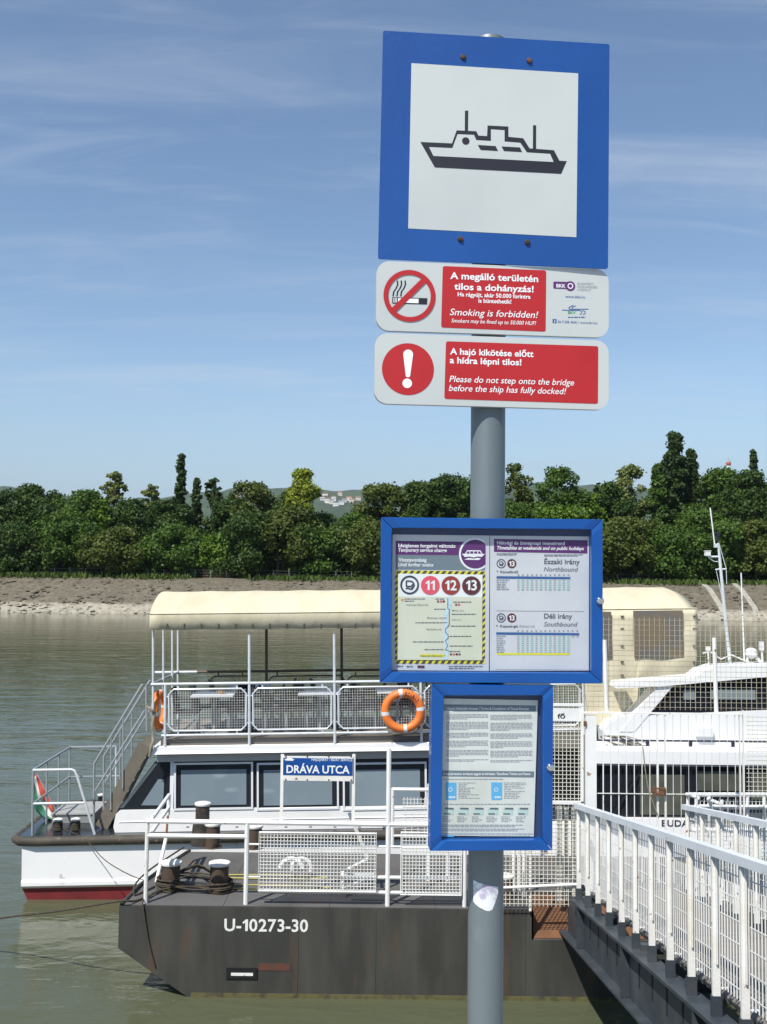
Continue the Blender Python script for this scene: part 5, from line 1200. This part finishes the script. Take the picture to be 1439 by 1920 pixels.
while px < 716:
    p = bl(px, 1174, -.006); mb = MB(); mb.box((p.x, -.058, p.z), (.026, .010, .10)); mb.build('strap', mat('strap_dark', (.07, .06, .045), .8), cano, local=True); px += 32
mb = MB(); mb.tube([(xq0, -.004, zv), (XC1, -.004, zv)], .010, 6); mb.build('seam', m_canvas, cano, local=True)
for px, y in ((283, .06), (300, 1.0), (318, 1.9), (334, fy)):
    p = bl(px, 1230, y); ltube('canopy_post', [(p.x if y > 2 else xq0 + .06 + .02 * y, y, zu if y > .1 else ze), (p.x if y > 2 else xq0 + .05 + .02 * y, y, zv + .02)], .022)
# side curtain at the aft end with plastic windows
def curtain_z(x): return 0
xk0, xk1 = bl(1094, 1200).x, bl(1305, 1200).x; nxk, nzk = 40, 14; V = []
zlow = lambda x: bl(1300, 1277).z if x > bl(1190, 1277).z and x > xk0 + (xk1 - xk0) * .45 else bl(1140, 1365).z
for i in range(nxk + 1):
    xx = xk0 + (xk1 - xk0) * i / nxk; zl_ = zlow(xx)
    for j in range(nzk + 1):
        zz_ = zv - .02 + (zl_ - zv) * j / nzk; V.append((xx, -.055 + .012 * math.sin(xx * 9 + j * .4) + .010 * math.sin(j * 1.3 + xx * 3), zz_))
Q = [(i * (nzk + 1) + j, (i + 1) * (nzk + 1) + j, (i + 1) * (nzk + 1) + j + 1, i * (nzk + 1) + j + 1) for i in range(nxk) for j in range(nzk)]
cur_ = np_mesh('side_curtain', np.array(V), np.array(Q), m_canvas, boat); cur_.data.polygons.foreach_set('use_smooth', [True] * len(Q)); cur_.modifiers.new('thickness', 'SOLIDIFY').thickness = .006
m_plw = mat('clear_plastic', (.13, .125, .115), .12, col2=(.19, .145, .09), scale=1.5, lo=.4, hi=.6, spec=.6)
for x0, x1, y0, y1 in ((1186, 1281, 1145, 1232), (1108, 1147, 1147, 1233)):
    a, b = bl(x0, y0, -.03), bl(x1, y1, -.03); lspan('curtain_window', (a.x, -.088, b.z), (b.x, -.082, a.z), m_plw, cur_)
for px in (1165, 1300):
    for py in (1155, 1178, 1210, 1240, 1265): p = bl(px, py, 0); lspan('buckle', (p.x - .03, -.095, p.z - .012), (p.x + .03, -.07, p.z + .012), m_pbrown, cur_)
# inner furniture of the upper deck
m_tab = mat('table_white', (.66, .68, .70), .4); m_wick = mat('dark_wicker', (.035, .035, .040), .7, col2=(.06, .055, .05), scale=20)
def world_of(x, y, z): return MW1 @ Vector((x, y, z))
def cafe_table(label, px, py, y):
    p = bl(px, py, y); zt2 = min(p.z, zu + .76); t = thing('cafe_table', label, 'table', mw=MW1 @ Matrix.Translation((p.x, y, zu)), group='tables on the boat deck'); h = .74
    mb = MB(); mb.box((0, 0, h), (.80, .70, .03)); mb.build('table_top', m_tab, t, local=True)
    mb = MB(); mb.tube([(0, 0, .03), (0, 0, h - .016)], .03, 8); mb.build('leg', m_pipeg, t, True, local=True); mb = MB(); mb.box((0, 0, .018), (.5, .06, .03)); mb.box((0, 0, .019), (.06, .5, .03)); mb.build('foot', m_pipeg, t, local=True); return t
tb1 = cafe_table('white square café table behind the first deck mesh panel from the stairs', 402, 1297, .75)
cafe_table('white square café table behind the second deck mesh panel from the stairs', 600, 1297, .85); cafe_table('white square café table behind the lifebuoy', 745, 1297, .95); cafe_table('white café table by the far rail of the boat', 470, 1285, 2.0)
def chair(label, px, y, rz):
    p = bl(px, 1390, y); t = thing('deck_chair', label, 'chair', mw=MW1 @ Matrix.Translation((p.x, y, zu)) @ Matrix.Rotation(rz, 4, 'Z'), group='chairs on the boat deck')
    mb = MB(); mb.box((0, 0, .43), (.46, .46, .04)); mb.build('seat', m_wick, t, local=True)
    mb = MB(); mb.box((-.23, 0, .68), (.035, .46, .42), Matrix.Rotation(-.18, 3, 'Y')); mb.build('backrest', m_wick, t, local=True)
    for s in (-1, 1):
        mb = MB(); mb.tube([(-.25, s * .23, .64), (.18, s * .25, .63), (.21, s * .24, .42)], .018, 6); mb.build('armrest', m_wick, t, local=True)
        for q_ in (-.2, .2): mb = MB(); mb.tube([(q_, s * .2, 0), (q_ * .95, s * .2, .41)], .016, 6); mb.build('leg', m_pipeg, t, local=True)
for i, (px, y, rz) in enumerate(((352, .75, 0), (450, .8, pi), (515, .85, .2), (558, .8, 0), (648, .8, pi), (685, .95, 0), (790, .9, pi), (420, 1.95, .3), (530, 2.0, pi), (610, 1.9, .2), (700, 1.95, pi), (385, 1.4, .4), (440, 1.35, 2.6), (490, 1.4, .1), (545, 1.45, pi), (585, 1.3, .3), (640, 1.4, 2.9), (690, 1.45, 0), (735, 1.4, pi), (780, 1.35, .5))):
    chair('dark woven armchair on the upper deck, %s from the stairs %s' % (ORD[i if i < 7 else i - 7 if i < 11 else i - 11], 'in the near row' if i < 7 else 'in the far row' if i < 11 else 'in the middle row'), px, y, rz)
bx_ = bl(402, 1297, .75); mb = MB(); mb.lathe([(.07, 0), (.085, .05), (.08, .055)], tuple(MW1 @ Vector((bl(415, 1297, .7).x, .7, zu + .757))), 14); tag(mb.build('ashtray', mat('ashtray_brown', (.30, .17, .07), .6), None, True), 'brown dish on the first white café table from the stairs', 'dish')
# lifebuoys
m_buoy = mat('buoy_orange', (.78, .20, .035), .5, col2=(.66, .15, .03), scale=4, spots=(.5, .3, .2), sscale=8, slo=.68, shi=.74); m_tape = mat('buoy_tape', (.70, .70, .68), .5)
def buoy(label, mw, R=.325, r=.078, text=None):
    t = thing('lifebuoy', label, 'lifebuoy', mw=mw, group='lifebuoys on the boat')
    def ring(mb, a0, a1, rr, n, closed): mb.tube([(R * math.cos(a), 0, R * math.sin(a)) for a in np.linspace(a0, a1, n, endpoint=not closed)], rr, 12, closed, False)
    mb = MB(); ring(mb, 0, 2 * pi, r, 36, True); mb.build('ring', m_buoy, t, True, local=True)
    for k in range(4): mb = MB(); c = pi / 2 + .12 + k * pi / 2; ring(mb, c - .10, c + .10, r * 1.02, 5, False); mb.build('tape_band', m_tape, t, True, local=True)
    mb = MB(); mb.tube([((R + r + .012 + .035 * abs(math.sin(2 * a))) * math.cos(a), -.01, (R + r + .012 + .035 * abs(math.sin(2 * a))) * math.sin(a)) for a in np.linspace(-2.4, 1.2, 24)], .010, 6); mb.build('grab_line', m_rope, t, True, local=True)
    if text:
        mb = MB()
        for i, ch in enumerate(text):
            vs, fs = text_flat(ch, True); a = math.radians(80 - i * 8.6); w = .038 if ch != 'I' else .012; h = .062; c_, s_ = math.cos(a), math.sin(a)
            mb.add([(c_ * (R - .03 + v * h) + s_ * ((u - .5) * w), -math.sqrt(max(1e-6, (r + .002) ** 2 - (-.03 + v * h) ** 2)), s_ * (R - .03 + v * h) - c_ * ((u - .5) * w)) for u, v in vs], fs)
        mb.build('lettering', m_ink, t, local=True)
    return t
p = bl(756, 1333, -.10); buoy('orange lifebuoy lettered SZABADI hung outside the deck railing', MW1 @ Matrix.Translation((p.x, -.10, p.z)), text='SZABADI')
p = bl(300, 1330, .5); buoy('orange lifebuoy seen edge-on at the stair end of the deck railing', MW1 @ Matrix.Translation((bl(300, 1330, .45).x, .45, p.z)) @ Matrix.Rotation(math.radians(83), 4, 'Z'), .31, .07)
# stern deck fittings: rail, stairs, hatch, twin bollards
xn, xf = bl(62, 1500, .15).x, bl(148, 1450, BW - .25).x; zr1, zr2_ = bl(62, 1444, .15).z, bl(62, 1507, .15).z; yN, yF = .15, BW - .25
def st_tube(name, pts, r=.024, m=m_pipe): return ltube(name, pts, r, m)
zrf, zrf2 = bl(148, 1396, yF).z, bl(148, 1449, yF).z; zfar = (zr1 + zrf) / 2
xm1 = bl(140, 1446, yN).x; xm2 = bl(178, 1565, yN).x
st_tube('stern_rail', [(xn, yN, zr1), (xm1 - .06, yN, zr1), (xm1, yN, zr1 - .02), (xm1 + .05, yN, zr1 - .12), (xm2, yN, zd)]); st_tube('stern_rail', [(xn, yN, zr2_), (bl(158, 1510, yN).x, yN, zr2_)])
st_tube('stern_post', [(xn, yN, zd), (xn, yN, zr1)], .026, m_pipeg)
st_tube('stern_rail', [(xn, yN, zr1), (xn, yF, zr1), (bl(218, 1396, yF).x, yF, zr1)], .024, m_pipeg); st_tube('stern_rail', [(xn, yN, zr2_), (xn, yF, zr2_), (bl(225, 1449, yF).x, yF, zr2_)], .02, m_pipeg)
for q_ in (.35, .68, 1): st_tube('stern_post', [(xn, yN + (yF - yN) * q_, zd), (xn, yN + (yF - yN) * q_, zr1)], .02, m_pipeg)
st_tube('stern_post', [(bl(218, 1400, yF).x, yF, zd), (bl(218, 1400, yF).x, yF, zr1)], .02)
ys0, ys1 = .55, 1.25                                # stair width across the boat
A0, A1 = bl(190, 1552, ys0), bl(272, 1396, ys0)
for y in (ys0, ys1): mb = MB(); mb.bar((A0.x, y, zd + .02), (A1.x, y, A1.z), .025, .24, (-1, 0, 1)); mb.build('stair_stringer', mat('stair_panel', (.17, .15, .115), .6, col2=(.13, .115, .09), scale=2), boat, local=True)
for k in range(7):
    t = (k + .6) / 7.4; lspan('stair_tread', (A0.x + (A1.x - A0.x) * t - .10, ys0 + .013, zd + (A1.z - zd) * t - .012), (A0.x + (A1.x - A0.x) * t + .10, ys1 - .013, zd + (A1.z - zd) * t + .012), m_pipeg)
for y in (ys0 - .03, ys1 + .03):
    B0, B1 = bl(178, 1431, ys0), bl(268, 1283, ys0); ex = (y > 1)
    st_tube('stair_rail', [(B0.x, y, zd), (B0.x, y, B0.z), (B1.x, y, B1.z), (B1.x + .07, y, B1.z), (B1.x + .09, y, zu + .1)], .022, m_pipeg)
    D0, D1 = bl(180, 1482, ys0), bl(272, 1332, ys0); st_tube('stair_rail', [(D0.x, y, D0.z), (D1.x, y, D1.z)], .018, m_pipeg)
    for t in (.35, .6): st_tube('stair_post', [(B0.x + (B1.x - B0.x) * t, y, B0.z + (B1.z - B0.z) * t), (B0.x + (B1.x - B0.x) * t, y, zd + (A1.z - zd) * max(0, t - .12))], .016, m_pipeg)
hx0, hx1 = bl(112, 1520, 1.5).x, bl(188, 1520, 1.5).x; ha = lspan('hatch', (hx0, 1.0, zd + .005), (hx1, 2.0, zd + .16), mat('hatch_grey', (.26, .27, .26), .6))
for k in range(5): lspan('hatch_board', (hx0 - .02, .98 + k * .206, zd + .163), (hx1 + .02, .98 + k * .206 + .198, zd + .19), mat('hatch_top', (.36, .36, .34), .6, col2=(.28, .28, .27), scale=3), ha)
for i, px in enumerate((109, 142)):
    p = bl(px, 1562, .45); t = thing('boat_bollard', 'small white-capped twin bollard on the boat\'s black deck, %s one' % ('outer' if i == 0 else 'inner'), 'bollard', mw=MW1 @ Matrix.Translation((p.x, .45, zd)), group='twin bollards on the boat')
    mb = MB(); mb.lathe([(.062, 0), (.062, .19)], (0, 0, 0), 16); mb.build('barrel', m_bol, t, True, local=True)
    mb = MB(); mb.lathe([(.085, .19), (.088, .215), (.06, .23), (.02, .232)], (0, 0, 0), 18); mb.build('cap', m_cap, t, True, local=True)
    for k in range(5): mb = MB(); mb.tube([(.078 * math.cos(a), .078 * math.sin(a), .03 + .03 * k) for a in np.linspace(0, 2 * pi, 14, endpoint=False)], .014, 6, True); mb.build('rope_turn', m_dkrope, t, True, local=True)
p = bl(190, 1500, BW - .35); t = thing('boat_bollard', 'small dark white-capped bollard on the boat deck beyond the stairs', 'bollard', mw=MW1 @ Matrix.Translation((p.x, BW - .35, zd)))
mb = MB(); mb.lathe([(.06, 0), (.06, .2)], (0, 0, 0), 14); mb.build('barrel', m_band, t, True, local=True); mb = MB(); mb.lathe([(.075, .2), (.078, .225), (.04, .235)], (0, 0, 0), 14); mb.build('cap', m_cap, t, True, local=True)
w1 = lambda *a: tuple(MW1 @ Vector(a))
pb_ = bl(142, 1560, .45); rope('thin dark line from the boat\'s twin bollards slanting to the pontoon corner', [w1(bl(120, 1562, .4).x, .36, zd + .06), w1(bl(160, 1575, -.12).x, -.12, zd - .02), at(200, 1615, 17.6), at(262, 1648, 16.4), (c1.x - .1, c1.y + .08, DZ + .1)], .008, m_dkrope)
# thick pale rope tied round the corner post
pr_ = [bl(276, 1325, .0), bl(286, 1332, -.03), bl(290, 1338, .02), bl(286, 1360, -.02), bl(289, 1385, -.03), bl(284, 1400, -.06), bl(281, 1418, -.05)]
rope('thick pale rope knotted at the stair corner of the deck railing and hanging down', [tuple(MW1 @ v) for v in pr_], .028, m_rope, 8)
for k in range(3): pass
# flag on a slanted staff at the stern
fl = thing('flag', 'red, white and green flag drooping from a slanted staff at the boat\'s end', 'flag', mw=MW1 @ Matrix.Translation((XS + .2, 1.3, zd)))
f0, f1 = bl(70, 1450, 1.3), bl(112, 1535, 1.3); o_ = Vector((XS + .2, 1.3, zd))
mb = MB(); mb.tube([f1 - o_ + Vector((.08, 0, -.14)), f0 - o_], .014, 6); mb.build('staff', m_pipeg, fl, True, local=True)
cols = [mat('flag_red', (.50, .08, .05), .8), mat('flag_white', (.62, .60, .57), .8), mat('flag_green', (.03, .17, .10), .8)]
nu, nv = 16, 12; mb = MB(); Vf = []
for i in range(nu + 1):
    u = i / nu; P0 = (f0 - o_) + (f1 - f0) * u
    for j in range(nv + 1):
        v = j / nv; L = .30 * math.sin(pi * min(1, .12 + u * .8)) ; Vf.append(P0 + Vector((-.05 * v - L * v * .45, .05 * math.sin(v * 9 + u * 5) + .03 * math.sin(u * 14), -L * v * (1.25 - .4 * u))))
for i in range(nu):
    for j in range(nv):
        mb.f.append([i * (nv + 1) + j, (i + 1) * (nv + 1) + j, (i + 1) * (nv + 1) + j + 1, i * (nv + 1) + j + 1]); mb.mi.append(min(2, j * 3 // nv))
mb.v = [tuple(v) for v in Vf]; co_ = mb.build('cloth', cols, fl, True, local=True); co_.modifiers.new('thickness', 'SOLIDIFY').thickness = .003

# ------------------------------------------------------------------ white cruiser behind the gate
Y2 = 17.62
cr = thing('cruise_boat', 'white cruiser with dark windows and a mast behind the barred gate', 'boat', (at(1120, 1550, Y2).x, Y2, 0))
def P2(px, py, Y=Y2): return at(px, py, Y)
XB0, XB1 = P2(1118, 1500).x, 13.5
XM = P2(1325, 1400).x                                # beyond this the boat may grow deeper
def prismxy(name, plan, z0, z1, m, parent=cr): mb = MB(); mb.prism([(x, y, z0) for x, y in plan], (0, 0, z1 - z0)); return mb.build(name, m, parent)
plan = lambda o: [(XB0 + o, Y2 + o), (XB1, Y2 + o), (XB1, 21.2 - o), (XM + 1.0, 21.2 - o), (XM + .1, 18.58 - o * .3), (XB0 + o + .1, 18.50 - o * .3), (XB0 + o - .05, 18.2)]
zh = P2(1300, 1536).z; zwt = P2(1300, 1440).z; zro = P2(1300, 1405).z; zco = P2(1300, 1400).z
hull2 = prismxy('hull', plan(.0), -.5, zh, m_bwhite)
m_w2 = mat('cruiser_white', (.84, .84, .83), .35, col2=(.78, .78, .78), scale=1.0, coat=.2)
prismxy('deckhouse', plan(.10), zh, zwt + .02, m_pane_d)
for x0, x1, y0, y1 in ((1200, 1284, 1452, 1528), (1306, 1392, 1446, 1483), (1408, 1500, 1446, 1500)):
    a, b = P2(x0, y0, Y2 + .095), P2(x1, y1, Y2 + .095); mb = MB(); mb.span((a.x, Y2 + .085, b.z), (b.x, Y2 + .098, a.z)); mb.build('window', mat('painted_reflection_pane', (.10, .105, .085), .12, col2=(.06, .065, .055), scale=3, spec=.7), cr)  # lighter panes: reflections on the dark glass painted as colour
mb = MB(); a = P2(1135, 1540); mb.bar((P2(1150, 1530).x, Y2 + .05, P2(1150, 1530).z), (P2(1200, 1452).x, Y2 + .05, P2(1200, 1452).z), .02, .02); mb.build('wiper', m_band, cr)
mb = MB(); mb.span((XB0 + .02, Y2 + .02, zwt + .022), (XB1, 18.5, zwt + .06)); mb.build('soffit', mat('soffit_shade_grey', (.38, .39, .41), .6), cr)  # shadow under the roof edge is put into the strip's grey
# rounded roof edge
rp_ = plan(-.02); mb = MB(); mb.prism([(x, y, zwt + .062) for x, y in rp_], (0, 0, zro - zwt - .10)); mb.prism([(x, y, zro - .036) for x, y in plan(.05)], (0, 0, .036)); mb.build('roof', m_w2, cr)
mb = MB(); mb.tube([(XB0 + .1, Y2 + .06, zro - .04), (XB1, Y2 + .06, zro - .04)], .075, 10); mb.build('roof_roll', m_w2, cr, True)
zra = P2(1300, 1392).z
mb = MB(); mb.tube([(XB0 - .02, Y2 + .12, zra), (XB1, Y2 + .12, zra + .03)], .018, 6); gr2 = mb.build('roof_rail', mat('rail_navy', (.03, .035, .06), .4), cr, True)
for px in (1215, 1295, 1375, 1455): p = P2(px, 1398, Y2 + .12); mb = MB(); mb.span((p.x - .03, Y2 + .10, zro), (p.x + .03, Y2 + .14, zra + .015)); mb.build('rail_stanchion', MATS['rail_navy'], gr2)
# upper coaming, raked pillar, wheelhouse glass, top wing
zc1 = P2(1200, 1344, Y2 + .3).z; Yc = Y2 + .30
mb = MB(); mb.prism([(P2(1137, 1385, Yc).x, Yc, zro - .005), (P2(1133, 1372, Yc).x, Yc, P2(1133, 1372, Yc).z), (P2(1140, 1358, Yc).x, Yc, P2(1140, 1358, Yc).z), (P2(1165, 1346, Yc).x, Yc, P2(1165, 1346, Yc).z + .02), (P2(1439, 1330, Yc).x, Yc, P2(1439, 1332, Yc).z), (XB1, Yc, P2(1439, 1330, Yc).z + .1), (XB1, Yc, zro - .005)], (0, .6, 0)); mb.build('coaming', m_w2, cr)
g_ = [(1197, 1366), (1262, 1288), (1500, 1262), (1500, 1322)]
mb = MB(); mb.prism([P2(*p, Yc + .06) for p in g_], (0, .40, 0)); wg = mb.build('wheelhouse_glass', m_pane_d, cr)
for x0, x1 in ((1282, 1305), (1332, 1417)): a, b = P2(x0, 1293, Yc + .05), P2(x1, 1312, Yc + .05); mb = MB(); mb.span((a.x, Yc + .042, b.z), (b.x, Yc + .058, a.z)); mb.build('window', mat('pale_pane', (.20, .24, .25), .15), wg)
mb = MB(); mb.prism([P2(1190, 1372, Yc - .01), P2(1162, 1372, Yc - .01), P2(1238, 1284, Yc - .01), P2(1266, 1282, Yc - .01)], (0, .5, 0)); mb.build('raked_pillar', m_w2, cr)
mb = MB(); mb.prism([P2(1157, 1291, Yc - .05), P2(1160, 1282, Yc - .05), P2(1305, 1270, Yc - .05), P2(1320, 1258, Yc - .05), P2(1345, 1250, Yc - .05), P2(1520, 1243, Yc - .05), P2(1520, 1262, Yc - .05), P2(1240, 1287, Yc - .05)], (0, .62, 0)); mb.build('top_wing', m_w2, cr)
# gear on the top
zt2 = P2(1380, 1247, Yc).z; m_gear = mat('gear_white', (.72, .72, .70), .5)
mb = MB()
for s in (0, .12): mb.tube([P2(1318, 1225, Yc + .2 + s), P2(1332, 1222, Yc + .2 + s), P2(1352, 1236, Yc + .2 + s), P2(1372, 1228, Yc + .2 + s), P2(1400, 1240, Yc + .2 + s), P2(1425, 1247, Yc + .2 + s)], .014, 6)
mb.tube([P2(1340, 1246, Yc + .3), P2(1342, 1228, Yc + .3)], .02, 6); mb.tube([P2(1402, 1246, Yc + .3), P2(1402, 1230, Yc + .3)], .02, 6); mb.build('pipework', m_gear, cr, True)
c = P2(1409, 1222, Yc + .3); mb = MB(); mb.lathe([(.04, -.12), (.11, -.05), (.10, .03), (.04, .07)], tuple(c), 14); mb.tube([c + Vector((.05, 0, -.05)), c + Vector((.22, 0, -.25))], .03, 6); mb.build('searchlight', m_gear, cr, True)
c = P2(1428, 1211, Yc + .3); mb = MB(); mb.box(tuple(c), (.07, .07, .16)); mb.tube([c, c + Vector((.02, 0, -.36))], .02, 6); mb.build('lamp_box', m_gear, cr)
c = P2(1328, 1216, Yc + .3); mb = MB(); mb.box(tuple(c), (.08, .06, .07)); mb.tube([c, c + Vector((.01, 0, -.3))], .015, 6); mb.build('lamp_box', m_gear, cr)
Ym = Yc + .4
mb = MB(); mb.tube([P2(1370, 1250, Ym), P2(1363, 1185, Ym), P2(1350, 1048, Ym), P2(1347, 1018, Ym)], [.034, .031, .026, .02], 8); ms_ = mb.build('mast', m_pipe, cr, True)
mb = MB(); mb.tube([P2(1341, 1026, Ym), P2(1332, 952, Ym)], .012, 6); mb.build('antenna', m_white, ms_, True)
mb = MB(); mb.box(tuple(P2(1343, 1023, Ym)), (.07, .05, .07)); mb.build('antenna_mount', m_pipe, ms_)
mb = MB(); a = P2(1347, 1004, Ym); mb.lathe([(.025, -.10), (.03, -.02), (.033, 0), (.033, .05), (.02, .06)], tuple(a), 12); mb.build('mast_light', m_band, ms_, True)
mb = MB(); mb.tube([P2(1329, 1044, Ym), P2(1348, 1044, Ym)], .022, 6); mb.tube([P2(1342, 1068, Ym), P2(1362, 1067, Ym)], .018, 6); mb.build('crossarm', m_pipe, ms_)
a = P2(1327, 1039, Ym); mb = MB(); mb.box(tuple(a + Vector((0, 0, .01))), (.09, .09, .08)); mb.box(tuple(a + Vector((0, 0, .058))), (.11, .10, .012)); mb.build('camera_box', m_gear, ms_)
mb = MB(); mb.tube([P2(1349, 1020, Ym), P2(1362, 1066, Ym), P2(1363, 1095, Ym)], .007, 5); mb.tube([P2(1343, 1068, Ym), P2(1352, 1110, Ym), P2(1364, 1180, Ym)], .006, 5); mb.tube([P2(1330, 1047, Ym), P2(1340, 1053, Ym), P2(1347, 1053, Ym)], .007, 5); mb.build('stay', m_pipe, ms_)
mb = MB(); mb.tube([P2(1396, 1240, Ym), P2(1390, 1074, Ym)], [.016, .012], 6); mb.build('whip_antenna', m_white, cr, True)
c = P2(1320, 1372, Yc - .02); mb = MB(); mb.box(tuple(c), (.28, .16, .15)); mb.build('vent_box', m_w2, cr)
wall_text('BUDAPEST   O', 1241, 1362, 1549, 11, Y2, m_navy, cr, True, -.006)
mb = MB(); 
for k in range(6):
    a0 = rng.uniform(0, 6); c = P2(1150 + 8 * k, 1388, Y2 + .2); mb.tube([(c.x + (.22 + .05 * k % .1) * math.cos(t + a0), Y2 + .2 + .05 * math.sin(t * 2), zro + .10 + .09 * math.sin(t + a0 * .7)) for t in np.linspace(0, 2 * pi, 18, endpoint=False)], .008, 5, True)
tag(mb.build('coiled_line', m_rope, None, True), 'tangled pale line lying on the cruiser\'s roof edge behind the gate', 'rope')
mb = MB(); b0 = bl(1185, 1290)
cv = [P2(1098, 1300, 18.35), P2(1175, 1296, 18.35), P2(1188, 1318, 18.35), P2(1160, 1350, 18.35), P2(1138, 1372, 18.35), P2(1104, 1345, 18.35)]
mb.prism(cv, (0, .06, 0)); tag(mb.build('folded_tarpaulin', m_canvas, None), 'loose cream tarpaulin end hanging behind the gate post', 'tarpaulin')
# ------------------------------------------------------------------ air
hz = bpy.data.materials.new('haze_air'); hz.use_nodes = True; t = hz.node_tree; t.nodes.remove(t.nodes['Principled BSDF'])
pv = N(t, 'ShaderNodeVolumePrincipled'); pv.inputs['Color'].default_value = (.80, .88, 1, 1); pv.inputs['Density'].default_value = 4.8e-5; pv.inputs['Anisotropy'].default_value = .1
t.links.new(pv.outputs[0], t.nodes['Material Output'].inputs['Volume'])
mb = MB(); mb.span((-5200, -200, -4), (5200, 12200, 420)); o = mb.build('haze', hz); o['kind'] = 'stuff'; o['label'] = 'thin summer haze over the river'; o['category'] = 'haze'
